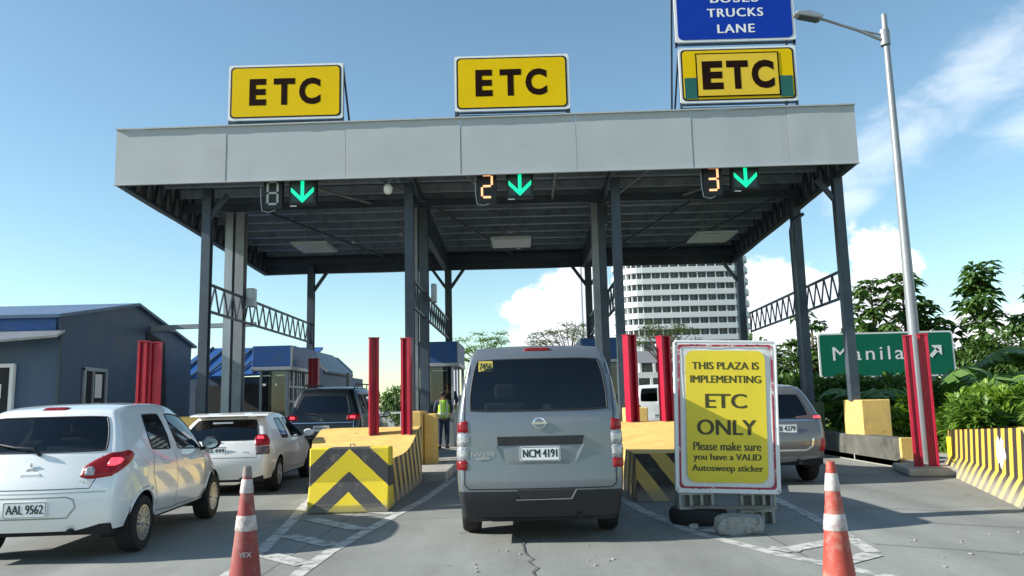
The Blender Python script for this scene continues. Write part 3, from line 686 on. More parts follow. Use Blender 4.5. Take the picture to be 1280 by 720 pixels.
def road_mat():
    m = bpy.data.materials.new('road_concrete'); m.use_nodes = True; nt = m.node_tree; N = nt.nodes; L = nt.links; b = N['Principled BSDF']
    tc = N.new('ShaderNodeTexCoord')
    def noise(sc, det=6, rough=.6, st=(1, 1, 1)):
        mp = N.new('ShaderNodeMapping'); mp.inputs['Scale'].default_value = st; L.new(tc.outputs['Object'], mp.inputs[0])
        n = N.new('ShaderNodeTexNoise'); n.inputs['Scale'].default_value = sc; n.inputs['Detail'].default_value = det; n.inputs['Roughness'].default_value = rough
        L.new(mp.outputs[0], n.inputs[0]); return n.outputs[0]
    def rng(v, a, b_, c, d):
        r = N.new('ShaderNodeMapRange'); r.inputs[1].default_value = a; r.inputs[2].default_value = b_; r.inputs[3].default_value = c; r.inputs[4].default_value = d; L.new(v, r.inputs[0]); return r.outputs[0]
    def mul(a, b_):
        n = N.new('ShaderNodeMath'); n.operation = 'MULTIPLY'; L.new(a, n.inputs[0])
        if isinstance(b_, float): n.inputs[1].default_value = b_
        else: L.new(b_, n.inputs[1])
        return n.outputs[0]
    v = rng(noise(.45, 8), .3, .7, .84, 1.14)
    v = mul(v, rng(noise(1.6, 8, .7, (1, .35, 1)), .3, .7, .88, 1.1))
    v = mul(v, rng(noise(45, 5, .7), .3, .7, .84, 1.14))
    v = mul(v, rng(noise(2.2, 10, .8), .60, .74, 1.0, .74))
    v = mul(v, rng(noise(11, 6, .8), .64, .72, 1.0, .68))
    v = mul(v, rng(noise(.9, 9, .75, (1, .25, 1)), .56, .70, 1.0, .80)); v = mul(v, rng(noise(3.3, 5, .5), .68, .73, 1.0, .6)); v = mul(v, rng(noise(1.5, 4, .5, (1, .05, 1)), .35, .65, .86, 1.10))
    # tyre darkened lane centres (worn-in rubber), wide soft bands along the lanes
    sp = N.new('ShaderNodeSeparateXYZ'); L.new(tc.outputs['Object'], sp.inputs[0])
    br = N.new('ShaderNodeTexBrick'); br.inputs['Scale'].default_value = 1; br.offset = 0; br.inputs['Mortar Size'].default_value = .012; br.inputs['Brick Width'].default_value = 4.78; br.inputs['Row Height'].default_value = 4.5
    br.inputs['Color1'].default_value = (1, 1, 1, 1); br.inputs['Color2'].default_value = (.84, .85, .85, 1); br.inputs['Mortar'].default_value = (.5, .5, .5, 1)
    mp = N.new('ShaderNodeMapping'); mp.inputs['Location'].default_value = (2.28, -1.4, 0); L.new(tc.outputs['Object'], mp.inputs[0]); L.new(mp.outputs[0], br.inputs[0])
    sc = N.new('ShaderNodeVectorMath'); sc.operation = 'SCALE'; sc.inputs[0].default_value = (.232, .242, .224); L.new(v, sc.inputs['Scale'])
    ml = N.new('ShaderNodeVectorMath'); ml.operation = 'MULTIPLY'; L.new(sc.outputs[0], ml.inputs[0]); L.new(br.outputs[0], ml.inputs[1]); L.new(ml.outputs[0], b.inputs['Base Color'])
    b.inputs['Roughness'].default_value = .82
    bp = N.new('ShaderNodeBump'); bp.inputs['Strength'].default_value = .35; bp.inputs['Distance'].default_value = .01; L.new(noise(60, 6, .7), bp.inputs['Height']); L.new(bp.outputs[0], b.inputs['Normal'])
    return m
g = MB(); g.add([(-14, -60, -.004), (9.5, -60, -.004), (9.5, 90, -.004), (-14, 90, -.004)], [[0, 1, 2, 3]])
struct('road', g, road_mat(), fix=False)

M_line = mat('worn_road_paint', (.50, .50, .47), .75, 0, vary=.12, vscale=5, dirt=(.225, .235, .215), dscale=6, dthr=(.47, .58), bump=.2, bscale=60)
def ribbon(mb, pts, w, z):
    P = [Vector((x, y, z)) for x, y in pts]
    vs = []
    for i, p in enumerate(P):
        d = (P[min(i + 1, len(P) - 1)] - P[max(i - 1, 0)]).normalized(); n = Vector((-d.y, d.x, 0)); vs += [p - n * w / 2, p + n * w / 2]
    mb.add(vs, [[2 * i, 2 * i + 1, 2 * i + 3, 2 * i + 2] for i in range(len(P) - 1)])
g = MB()
def fine(pts, n=6):
    out = []
    for i in range(len(pts) - 1):
        for k in range(n):
            t = k / n; out.append((pts[i][0] * (1 - t) + pts[i + 1][0] * t, pts[i][1] * (1 - t) + pts[i + 1][1] * t))
    return out + [pts[-1]]
# gore lines either side of the islands, drawn towards the camera to a point
ribbon(g, fine([(-1.35, 16.0), (-1.52, 12.4), (-1.72, 10.6), (-1.95, 8.2), (-2.02, 5.0)]), .14, .0)
ribbon(g, fine([(-3.55, 14.6), (-3.25, 12.2), (-2.95, 10.4), (-2.66, 8.3), (-2.42, 5.0)]), .14, .0)
for (a, b_) in (((-1.9, 9.6), (-2.75, 10.6)), ((-2.0, 8.6), (-2.68, 9.3)), ((-2.02, 7.6), (-2.52, 8.1)), ((-1.75, 10.9), (-2.9, 11.9))): ribbon(g, fine([a, b_], 3), .22, .0012 + .0011 * a[1] % .003)
ribbon(g, fine([(1.28, 16), (1.36, 12.6), (1.50, 10.8), (1.80, 8.9), (2.3, 7.6), (2.95, 6.4), (3.4, 5.2)]), .14, .0)
ribbon(g, fine([(3.6, 14.6), (3.5, 11.5), (3.35, 9.2), (3.15, 7.6)]), .14, .0)
for (a, b_) in (((1.95, 8.9), (2.75, 9.8)), ((2.3, 7.9), (2.55, 7.75)), ((2.35, 7.75), (3.2, 8.3)), ((2.6, 7.1), (3.1, 7.5))): gz = .0008 + a[0] * .001; ribbon(g, fine([a, b_], 3), .2, gz)
for x in (-9.2,): ribbon(g, [(x, 3), (x, 16)], .12, .002)
struct('lane_markings', g, M_line, fix=False)
random.seed(12)
g = MB()
for pts, w in (([(-.08, 9.2), (.0, 8.2), (.06, 7.2), (.16, 6.2), (.10, 5.0)], .022), ([(3.3, 8.0), (4.0, 7.6), (4.8, 7.0), (5.3, 6.0)], .02), ([(4.4, 9.2), (5.4, 8.6), (6.3, 8.1)], .022),
               ([(-1.0, 6.35), (-.4, 6.42)], .03), ([(5.0, 8.0), (5.6, 7.7), (6.2, 7.75)], .03), ([(4.6, 10.3), (5.6, 9.8), (6.4, 9.4)], .02), ([(-.05, 9.6), (.1, 11)], .02)):
    P = [(x + rnd(-.035, .035), y + rnd(-.02, .02)) for x, y in fine(pts, 7)]; ribbon(g, P, w * .8, .0055)
struct('road_cracks', g, mat('crack_dark', (.10, .10, .09), .9, 0, vary=.3), fix=False)
g = MB()
for i in range(60):
    x, y = (rnd(-.6, .8), rnd(5.0, 8.3)) if i < 35 else (rnd(3, 6), rnd(6, 10)); r = rnd(.003, .011); M = Matrix.Translation((x, y, .0)) @ Matrix.Rotation(rnd(0, 6), 4, 'Z'); g.box(-r * 1.6, r * 1.4, -r, r, .0, r * .7, M)
tag(g.build('gravel', M_conc, None), kind='stuff', label='loose grit scattered on the concrete road', cat='gravel')

# ------------------------------------------------------------------ traffic islands, noses, plinths
PX = [-7.17, -2.5, 2.25, 7.36]
M_kerb = mat('kerb_concrete', (.36, .35, .31), .85, 0, vary=.15, vscale=3, dirt=(.17, .16, .14), dscale=2, dthr=(.5, .72), bump=.4, bscale=30)
g = MB()
for x0, x1 in ((-8.15, -6.35), (-3.4, -1.45), (1.35, 3.3), (7.2, 8.9)): g.box(x0, x1, 15.3, 31, -.02, .16)
struct('traffic_island', g, M_kerb, bevel=.03)

def nose(x_in, x_out, zf, zb, yf, yb, s, label, wide=.75, name='crash_nose'):
    """concrete island nose: ramp low at the front, rising to the back. s=+1: straight side faces +X"""
    xc = x_in; t = thing(name, label, 'crash barrier', (xc, yf, 0), 0, 'concrete noses of the toll islands')
    prof = []; n = 14
    for i in range(n + 1):
        u = i / n; y = yf + (yb - yf) * u; k = max(0, (u - .28) / .6); k = min(1, k); z = zf + (zb - zf) * (k ** 2.2); prof.append((y, z))
    vs = []
    for (y, z) in prof:
        u = (y - yf) / (yb - yf); xo = x_out - s * wide * min(1, u * 1.4) ** .8
        vs += [(x_in, y, 0), (x_in, y, z), (xo, y, z), (xo, y, 0)]
    m = len(prof)
    top = MB(); top.add(vs, [[4 * i + 1, 4 * i + 2, 4 * i + 6, 4 * i + 5] for i in range(m - 1)] + [[4 * (m - 1), 4 * m - 3, 4 * m - 2, 4 * m - 1]])
    top.build('ramp_top', M_yelpaint, t)
    sd = MB(); sd.add(vs, [[4 * i, 4 * i + 1, 4 * i + 5, 4 * i + 4] for i in range(m - 1)] + [[4 * i + 3, 4 * i + 2, 4 * i + 6, 4 * i + 7] for i in range(m - 1)] + [[0, 1, 2, 3]])
    sd.build('striped_side', M_nose, t, fix=True)
    return t
M_nose = stripe_mat('nose_stripes', 'diag', .46, .5, (.66, .46, .12), (.035, .032, .03), slope=-.75 * -1, wear=(.30, .29, .26), wthr=(.5, .8), fade=.18)
nose(-1.90, -2.93, .66, 1.02, 11.62, 15.25, 1, 'yellow and black ramped concrete nose behind the chevron block, left of the silver van')
nose(1.58, 2.5, .66, 1.02, 11.62, 15.25, -1, 'striped concrete island nose behind the notice board, in the shade of the silver van')
nose(-6.35, -7.4, .66, 1.02, 11.62, 15.25, 1, 'striped concrete island nose hidden behind the two white hatchbacks')

t = thing('chevron_block', 'square concrete block painted with yellow and black chevrons, left of the silver van', 'concrete block', (-2.385, 11.14, 0), R(0))
M_chev = stripe_mat('chevron_paint', 'chevron', .57, .48, (.78, .60, .02), (.05, .05, .052), phase=.27, slope=.92, wear=(.30, .28, .22), wthr=(.54, .74), fade=.10)
b = MB(); pr_ = [(-.06, 0), (-.06, .10), (.03, .40), (.05, .86), (.34, .86), (.36, .40), (.45, .10), (.45, 0)]
b.prism([(-.55, y, z) for y, z in pr_], (1.10, 0, 0)); b.build('block_body', M_chev, t, local=True, bevel=.02)
b = MB(); b.tube([(-.02, .2, .85), (-.02, .2, .90), (.04, .2, .90), (.04, .2, .85)], .009, 6); b.build('lifting_loop', M_steel_lt, t, local=True)

def plinth(x0, x1, y0, y1, z1, label, mm=None):
    t = thing('column_plinth', label, 'plinth', ((x0 + x1) / 2, y0, 0), 0, 'painted column plinths')
    MB().box(x0, x1, y0, y1, .0, z1).build('plinth_body', mm or M_yelpaint, t, bevel=.02)
plinth(-2.46, -2.16, 17.25, 18.4, 1.28, 'yellow concrete plinth behind the ramped nose, under the columns left of the van')
plinth(-2.14, -1.87, 17.6, 18.0, 1.22, 'narrow yellow concrete block beside the worker in the green vest')
plinth(2.2, 2.66, 17.3, 18.5, 1.25, 'yellow concrete plinth between the silver van and the notice board')
plinth(7.30, 7.92, 17.6, 18.6, 1.30, 'tall yellow plinth under the front right column, below the green road sign')
plinth(7.0, 7.5, 20.3, 21.3, 1.25, 'plinth behind the bronze SUV, its shade put into a dark olive colour', mat('shaded_plinth_olive', (.07, .09, .04), .7, 0, vary=.2, bump=.2))  # this plinth stands in shade; the shade is put into its base colour
plinth(-7.5, -6.9, 17.4, 18.5, 1.28, 'yellow concrete plinth under the front left column behind the old hatchback')

# low wall on the right island and the striped end barrier
t = thing('low_wall', 'low dark concrete wall running back along the right island', 'wall', (7.2, 15.4, 0))
M_dwall = mat('shaded_stained_concrete', (.10, .10, .085), .9, 0, vary=.3, vscale=2, dirt=(.04, .04, .035), dscale=1.6, bump=.4)  # stained, and its base also darkened for the shade cast on this wall
MB().box(7.2, 7.55, 15.75, 17.95, 0, .56).box(7.2, 7.5, 17.95, 26, 0, .55).build('wall_body', M_dwall, t, bevel=.02)
MB().box(7.19, 7.57, 15.68, 15.76, 0, .58).build('wall_end', M_yelpaint, t, bevel=.01)
t = thing('kerb_slab', 'pale broken kerb slab under the red guard beams at the foot of the lamp post', 'kerb', (7.3, 14.4, 0))
MB().prism([(6.6, 14.2, 0), (7.6, 13.9, 0), (8.1, 15.3, 0), (6.95, 15.6, 0)], (0, 0, .13)).build('slab', M_kerb, t, bevel=.03)
t = thing('striped_barrier', 'yellow and black striped concrete barrier with a white paint splash at the right edge', 'barrier', (7.80, 15.1, 0))
a0 = Vector((7.78, 15.1, 0)); a1 = Vector((6.02, 9.6, 0)); d = (a0 - a1).normalized(); nrm = Vector((d.y, -d.x, 0))
Mb = Matrix(((d.x, nrm.x, 0, a1.x), (d.y, nrm.y, 0, a1.y), (0, 0, 1, 0), (0, 0, 0, 1)))
Ln = (a0 - a1).length
bb = MB(); nseg = 24; vs = []
for i in range(nseg + 1):
    u = i / nseg; q = Ln * u
    zt = .96 - .22 * max(0, (u - .14) / .86) if u > .14 else .96 - .55 * ((.14 - u) / .14) ** 1.2
    for (n_, z) in ((-.16, 0), (-.05, .22), (0, .30), (.02, zt), (.42, zt), (.45, 0)): vs.append(Vector((q, n_, z)))
fs = []
for i in range(nseg):
    for k in range(5): fs.append([6 * i + k, 6 * i + k + 1, 6 * i + k + 7, 6 * i + k + 6])
fs += [list(range(6)), [6 * nseg + k for k in range(6)]]
bb.add(vs, fs)
M_barst = stripe_mat('barrier_stripes', 'diag', .40, .50, (.66, .42, .06), (.035, .028, .025), axis='x', slope=.12, wear=(.38, .35, .28), wthr=(.66, .9), fade=.22)
ML = Matrix.Translation(-Vector(t.location)) @ Mb
sb = bb.build('striped_face', M_barst, t, local=True); sb.matrix_local = ML
ct = MB(); ct.add([Vector((Ln * i / nseg, n_, z)) for i in range(nseg + 1) for n_, z in ((.0, (.965 - .22 * max(0, (i / nseg - .14) / .86) if i / nseg > .14 else .965 - .55 * ((.14 - i / nseg) / .14) ** 1.2)), (.43, (.965 - .22 * max(0, (i / nseg - .14) / .86) if i / nseg > .14 else .965 - .55 * ((.14 - i / nseg) / .14) ** 1.2)))],
                  [[2 * i, 2 * i + 1, 2 * i + 3, 2 * i + 2] for i in range(nseg)])
ct = ct.build('barrier_top', M_yelpaint, t, local=True); ct.matrix_local = ML
sp_ = MB(); random.seed(5); pts = []
for i in range(26):
    a = 2 * pi * i / 26; r = .20 + rnd(-.07, .06) + (.05 if sin(a) < 0 else 0); pts.append(Vector((1.95 + r * 1.15 * cos(a), .004, .60 + r * .85 * sin(a))))
def _rear(p): z = p.z; p = p.copy(); p.y = (.02 - .02 * (1 - (z - .3) / .6)) - .006; return p
c_ = Vector((1.95, 0, .60)); vs = [_rear(c_)] + [_rear(p) for p in pts]; sp_.add(vs, [[0, 1 + i, 1 + (i + 1) % 26] for i in range(26)])
so = sp_.build('paint_splash', mat('white_splash', (.72, .72, .70), .7, 0, dirt=(.08, .08, .07), dscale=9, dthr=(.60, .66)), t, local=True, fix=False); so.matrix_local = ML
t = thing('marker_stub', 'short yellow stub beside the red guard beams at the right', 'bollard', (7.72, 14.9, 0))
MB().box(7.70, 7.86, 14.85, 15.0, .1, .62).build('stub_body', mat('bright_yellow', (.75, .55, .03), .5, 0, vary=.1), t, bevel=.015)

# ------------------------------------------------------------------ red guard posts
def guard(x, y, z0, z1, w, label, rz=0, dpt=.22):
    t = thing('guard_post', label, 'guard post', (x, y, 0), rz, 'red steel guard posts')
    b = MB(); f = .018
    b.box(-w / 2, -w / 2 + f, -dpt / 2, dpt / 2, z0, z1); b.box(w / 2 - f, w / 2, -dpt / 2, dpt / 2, z0, z1); b.box(-w / 2 + f, w / 2 - f, -.012, .012, z0, z1)
    b.box(-w / 2 + f, -w / 2 + f + .03, -dpt / 2, -dpt / 2 + .012, z0, z1); b.box(w / 2 - f - .03, w / 2 - f, -dpt / 2, -dpt / 2 + .012, z0, z1)
    b.build('beam', M_red, t, local=True, bevel=.004)
    MB().box(-w / 2 - .01, w / 2 + .01, -dpt / 2 - .01, dpt / 2 + .01, z1, z1 + .02).build('cap_plate', M_red, t, local=True)
    return t
guard(-6.84, 14.5, .9, 2.66, .17, 'left one of the two red posts standing close together before the blue shed', 0, .12); guard(-6.64, 14.55, .9, 2.64, .19, 'right one of the two red posts standing close together before the blue shed', 0, .12)
guard(-2.66, 14.5, .9, 2.62, .17, 'red post rising from the ramped nose, the one farther from the silver van', .3, .15); guard(-2.07, 14.5, .9, 2.60, .17, 'red post rising from the ramped nose, the one nearer the silver van', -.2, .15)
guard(2.02, 15.0, .9, 2.60, .20, 'red post between the silver van and the notice board, the one beside the van', .5, .17); guard(2.65, 15.0, .9, 2.56, .21, 'red post between the silver van and the notice board, the one beside the board', .5, .17)
guard(7.00, 14.65, .1, 2.44, .15, 'red beam on the left side of the lamp post foot', -.35, .10); guard(7.27, 14.65, .1, 2.46, .17, 'red beam on the right side of the lamp post foot', -.35, .10)
guard(-6.45, 25.0, .2, 2.9, .3, 'red post far back beside the blue fronted toll office')

# ------------------------------------------------------------------ toll canopy
can = thing('toll_canopy', 'large steel toll plaza canopy with grey sheet fascia spanning the three lanes', 'canopy', (-.7, 22, 0))
X0, X1, Y0, Y1 = -8.82, 7.44, 17.0, 27.4
def zr(y, base=0): return base - (y - Y0) * .036          # the roof falls slightly to the back
random.seed(21)
def fascia(name, a, b, zb0, zt0, zb1, zt1, th, nseg, amp):
    mb = MB(); a = Vector(a); b = Vector(b); d = (b - a); n = Vector((d.y, -d.x, 0)).normalized()
    nx, nz = nseg, 4; F_ = []
    for i in range(nx + 1):
        for k in range(nz + 1):
            u = i / nx; v = k / nz; z = (zb0 * (1 - u) + zb1 * u) * (1 - v) + (zt0 * (1 - u) + zt1 * u) * v
            e = 0 if k in (0, nz) or i in (0, nx) else 1
            F_.append(a + d * u + Vector((0, 0, z + (rnd(-.012, .012) if k in (0, nz) and 0 < i < nx else 0))) + n * rnd(-amp, amp) * (e * .8 + .2))
    W_ = nz + 1; fs = [[i * W_ + k, (i + 1) * W_ + k, (i + 1) * W_ + k + 1, i * W_ + k + 1] for i in range(nx) for k in range(nz)]
    mb.add(F_, fs); o = mb.build(name, M_fascia, can, smooth='all', fix=False)
    md = o.modifiers.new('t', 'SOLIDIFY'); md.thickness = th; md = o.modifiers.new('e', 'EDGE_SPLIT'); md.split_angle = R(35); return o
# front fascia as joined sheets
nsh = 7; xs_ = [-8.82, -6.38, -3.75, -1.22, 1.32, 3.85, 5.95, 7.44]
for i in range(nsh):
    u0 = (xs_[i] - X0) / (X1 - X0); u1 = (xs_[i + 1] - X0) / (X1 - X0); zb = lambda u: 6.33 + .06 * u; zt = lambda u: 7.58 + .13 * u
    fascia('fascia_sheet', (xs_[i] + .004, Y0 + (.006 if i % 2 else 0), 0), (xs_[i + 1] - .004, Y0 + (.006 if i % 2 else 0), 0), zb(u0), zt(u0), zb(u1), zt(u1), .02, 8, .006)
b = MB(); b.beam((X0 - .01, Y0 - .02, 7.59), (X1 + .01, Y0 - .02, 7.72), .05, .03); b.beam((X0, Y0 - .01, 6.325), (X1, Y0 - .01, 6.385), .05, .02); b.build('fascia_trim', M_fascia, can)
fascia('side_cladding', (X0, Y1, 0), (X0, Y0 + .03, 0), 6.33 - .37, 7.2, 6.33, 7.58, .02, 10, .008)
fascia('side_cladding', (X1, Y0 + .03, 0), (X1, Y1, 0), 6.39, 7.7, 6.02, 7.3, .02, 10, .008)
fascia('back_cladding', (X1, Y1, 0), (X0, Y1, 0), 6.0, 7.3, 5.96, 7.2, .02, 12, .008)
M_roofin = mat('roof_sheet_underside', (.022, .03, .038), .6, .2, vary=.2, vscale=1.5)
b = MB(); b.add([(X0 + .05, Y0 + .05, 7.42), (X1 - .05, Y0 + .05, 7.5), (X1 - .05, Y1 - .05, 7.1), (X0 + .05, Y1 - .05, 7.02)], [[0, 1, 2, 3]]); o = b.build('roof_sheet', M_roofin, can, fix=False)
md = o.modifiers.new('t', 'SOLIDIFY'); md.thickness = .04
# purlins (C sections), slightly rusty
y = Y0 + .45
while y < Y1 - .2:
    zc = 6.95 - (y - Y0) * .036
    b = MB(); b.box(X0 + .1, X1 - .1, y - .03, y - .015, zc, zc + .2); b.box(X0 + .1, X1 - .1, y - .015, y + .14, zc, zc + .012); b.box(X0 + .1, X1 - .1, y - .015, y + .04, zc + .188, zc + .2)
    b.build('roof_purlin', mat('purlin_paint', (.24, .30, .36), .55, .1, vary=.3, vscale=3, dirt=(.10, .08, .07), dscale=3, dthr=(.6, .75)), can); y += .88
# rafters along the lanes and cross girders
for x in PX[1:3]:
    MB().beam((x, Y0 + .1, 6.80), (x, Y1 - .1, 6.44), .12, .2).build('rafter', M_steel, can)
for x in PX[1:3]: MB().box(x - .08, x + .08, 20.4, Y1 - .2, 5.93, 6.45).build('haunch_beam', M_steel, can)
for y, zz in ((20.4, 6.62), (27.0, 6.34)):
    MB().beam((X0 + .1, y, zz), (X1 - .1, y, zz), .12, .2).build('cross_girder', M_steel, can)
MB().box(X0 + .1, X1 - .1, Y1 - .16, Y1 - .10, 5.97, 6.9).build('back_beam', M_steel, can)
# sag rods and diagonal bracing under the roof
for (x0_, y0_, x1_, y1_) in ((-5.9, 17.6, -3.8, 20.3), (-3.6, 17.6, -2.4, 20.3), (-1.3, 17.6, -.7, 20.3), (.9, 17.6, .9, 20.3), (3.2, 17.6, 2.5, 20.3), (5.9, 17.6, 4.3, 20.3), (-6.8, 20.5, -4.5, 26.8), (-2.3, 20.5, -.2, 26.8), (4.7, 20.5, 3.0, 26.8), (6.9, 20.5, 5.0, 26.8)):
    MB().tube([(x0_, y0_, 6.74 - (y0_ - Y0) * .036), (x1_, y1_, 6.74 - (y1_ - Y0) * .036)], .032, 6).build('brace_rod', M_steel_lt if y0_ < 18 else M_steel, can)
# edge trusses
def truss(name, a, b, h, n, w=.07, dz=None, m=None, wd=.04):
    mb = MB(); a = Vector(a); b = Vector(b); up = Vector((0, 0, h))
    mb.beam(a, b, w); mb.beam(a + up, b + up, w)
    for i in range(n):
        p = a.lerp(b, i / n); q = a.lerp(b, (i + .5) / n); r = a.lerp(b, (i + 1) / n)
        mb.beam(p, q + up, wd); mb.beam(q + up, r, wd)
    mb.beam(a, a + up, wd); mb.beam(b, b + up, wd)
    return mb.build(name, m or M_steel, can)
truss('edge_truss', (X0 + .12, Y0 + .15, 6.36), (X0 + .12, Y1 - .1, 6.0), .85, 20, .08, wd=.06)
truss('edge_truss', (X1 - .12, Y0 + .15, 6.42), (X1 - .12, Y1 - .1, 6.05), .85, 20, .08, wd=.06)
truss('edge_truss', (X0 + .1, Y0 + .12, 6.38), (X1 - .1, Y0 + .12, 6.44), .9, 24, .07, wd=.045)
# columns
def col_(x, y, w, z0, z1, m=M_steel, dpt=None):
    dpt = dpt or w; b = MB(); f = w * .14
    b.box(x - w / 2, x + w / 2, y - dpt / 2, y - dpt / 2 + f, z0, z1); b.box(x - w / 2, x + w / 2, y + dpt / 2 - f, y + dpt / 2, z0, z1); b.box(x - f / 2, x + f / 2, y - dpt / 2 + f, y + dpt / 2 - f, z0, z1)
    b.box(x - w / 2 + .0, x - w / 2 + f, y - dpt / 2 + f, y + dpt / 2 - f, z0, z1)
    return b.build('column', m, can)
for i, x in enumerate(PX):
    col_(x, 18.1, .2, .1 if i != 3 else 1.28, 6.5)
    xb = x + (.1 if i == 3 else .08)
    col_(xb, 27.0, .22, .1, 6.2)
    for s in (-1, 1):
        if (i == 0 and s < 0) or (i == 3 and s > 0): continue
        MB().beam((xb, 27, 5.2), (xb + s * .55, 27, 5.98), .1).build('knee_brace', M_steel, can)
    b = MB(); s = 1 if i == 0 else -1 if i == 3 else 0
    if s: b.beam((x, 18.1, 5.75), (x + s * .45, 18.1, 6.35), .10)
    else: b.beam((x, 18.1, 5.6), (x, 19.0, 6.4), .1)
    b.build('knee_brace', M_steel, can)
for (x, w, m) in ((-7.50, .20, M_galv), (-7.22, .22, M_steel_lt), (-2.66, .10, M_steel_lt), (-2.46, .22, M_steel), (1.98, .16, M_steel_lt), (2.16, .18, M_steel), (7.20, .2, M_steel)): col_(x, 20.5, w, .1, 6.5, m, .28)
for x in (PX[0], PX[1], PX[2], 7.42): truss('tie_truss', (x + (.02 if x > 7 else .06), 18.2, 3.64), (x + (.28 if x > 7 else .08), 26.9, 3.58), .62, 15, .055, wd=.032)
b = MB(); b.tube([(7.34, 20.3, 6.05), (7.05, 20.3, 5.85), (6.98, 20.3, 5.6), (7.0, 20.3, .2)], .045, 8); b.build('downpipe', M_steel, can, smooth=True)
for q in ((-7.05, -6.85), (-2.28, -2.15)): MB().box(q[0], q[1], 20.45, 20.7, 4.02, 4.5).build('junction_box', M_galv, can, bevel=.02)
for (x, l) in ((-5.6, 1.0), (-.2, 1.08), (5.28, 1.1)):
    t = thing('ceiling_lamp', {-5.6: 'flat grey ceiling lamp hanging over the left lane', -.2: 'flat grey ceiling lamp hanging over the middle lane', 5.28: 'flat grey ceiling lamp hanging over the right lane'}[x], 'lamp', (x, 21.6, 5.8), 0, 'flat lamps under the canopy')
    b = MB(); b.box(x - l / 2, x + l / 2, 21.0, 22.3, 5.74, 5.82, Matrix.Translation((0, 0, 0))); b.build('housing', M_galv, t, bevel=.02)
    MB().box(x - l / 2 + .06, x + l / 2 - .06, 21.08, 22.22, 5.725, 5.738).build('diffuser', mat('lamp_diffuser', (.5, .55, .55), .4), t)
    b = MB()
    for dx in (-.22, .22): b.tube([(x + dx, 21.6, 5.82), (x + dx, 21.6, 6.75)], .018, 6)
    b.build('hanger', M_steel_lt, t)
for (x, y) in ((-3.4, 23.0), (-2.6, 25), (-.25, 23), (.0, 25.5), (3.1, 24), (-5.0, 24)):
    t = thing('cctv_dome', 'small pale camera dome hanging from the purlins under the canopy roof', 'camera', (x, y, 6.4), 0, 'small domes under the roof')
    b = MB(); b.lathe([(.001, 6.30), (.07, 6.33), (.08, 6.38), (.05, 6.40), (.02, 6.41), (.02, 6.72)], 12, Matrix.Translation((x, y, 0))); b.build('dome', M_galv, t, smooth=True)
t = thing('cctv_camera', 'white camera on a curved bracket under the canopy front edge left of the middle lane', 'camera', (-2.85, 17.35, 6.3))
b = MB(); b.tube([(-2.62, 17.35, 6.32), (-2.65, 17.35, 6.42), (-2.76, 17.35, 6.45), (-2.85, 17.35, 6.38), (-2.87, 17.35, 6.28)], .025, 8); b.build('bracket', M_galv, t, smooth=True)
b = MB(); b.lathe([(.001, 6.05), (.07, 6.08), (.10, 6.15), (.10, 6.22), (.06, 6.28), (.001, 6.30)], 16, Matrix.Translation((-2.87, 17.35, 0))); b.build('housing', M_white, t, smooth=True)

# ------------------------------------------------------------------ lane displays
M_disp = mat('display_black', (.012, .013, .014), .5)
M_segoff = mat('unlit_segment', (.45, .48, .48), .5)
M_seg = mat('amber_segment', (.9, .45, .25), .5, emit=(1, .48, .22), estr=.75)
M_arrow = mat('green_arrow_light', (.02, .5, .3), .5, emit=(.0, .80, .36), estr=.62)
SEG = {'a': ((-.5, 1), (.5, 1)), 'b': ((.5, 1), (.5, 0)), 'c': ((.5, 0), (.5, -1)), 'd': ((-.5, -1), (.5, -1)), 'e': ((-.5, -1), (-.5, 0)), 'f': ((-.5, 0), (-.5, 1)), 'g': ((-.5, 0), (.5, 0))}
def display(x, z, on, m_on, xa, za, lane, dg):
    t = thing('lane_number_display', 'black seven segment display ' + dg + ' hanging at the canopy edge', 'display', (x, 17.25, z), 0, 'lane number displays')
    MB().box(x - .21, x + .21, 17.22, 17.38, z - .37, z + .37).build('housing', M_disp, t, bevel=.015)
    MB().beam((x, 17.32, z + .36), (x, 17.32, z + .9), .05).build('hanger', M_steel, t)
    bs = MB()
    for k, (p, q) in SEG.items():
        if k not in on: continue
        p = Vector((x + p[0] * .22, 17.21, z + p[1] * .25)); q = Vector((x + q[0] * .22, 17.21, z + q[1] * .25)); d = (q - p).normalized() * .025
        bs.beam(p + d, q - d, .045, .012, up=(0, 1, 0))
    bs.build('lit_segments' if m_on is M_seg else 'unlit_segments', m_on, t)
    b = MB(); b.tube([(x - .23, 17.24, z + .42), (x - .26, 17.2, z + .1), (x - .25, 17.2, z - .2), (x - .22, 17.2, z - .40), (x - .08, 17.2, z - .44), (x + .05, 17.25, z - .38)], .012, 6); b.build('cable', M_galv, t)
    t = thing('lane_arrow_signal', 'black signal box with a green arrow pointing down at ' + lane, 'signal', (xa, 17.25, za), 0, 'green lane arrow signals')
    MB().box(xa - .30, xa + .30, 17.22, 17.40, za - .30, za + .30).build('housing', M_disp, t, bevel=.015)
    MB().box(xa - .24, xa + .24, 17.212, 17.219, za - .24, za + .24).build('screen', mat('signal_screen', (.03, .06, .06), .35), t)
    MB().beam((xa, 17.32, za + .3), (xa, 17.32, za + .9), .05).build('hanger', M_steel, t)
    b = MB(); b.beam((xa, 17.205, za + .27), (xa, 17.205, za - .16), .075, .01, up=(0, 1, 0)); 
    for s in (-1, 1): b.prism([(xa, 17.20, za - .26), (xa + s * .25, 17.20, za - .01), (xa + s * .25, 17.20, za + .09), (xa, 17.20, za - .15)], (0, .009, 0))
    b.build('arrow', M_arrow, t)
    MB().box(xa - .26, xa - .12, 17.18, 17.21, za - .345, za - .325).build('label_strip', M_white, t)
display(-5.40, 6.12, 'abcdefg', M_segoff, -4.74, 6.14, 'the left lane', 'with all segments unlit')
display(-.665, 6.15, 'abdeg', M_seg, .06, 6.17, 'the middle lane', 'showing an amber 2')
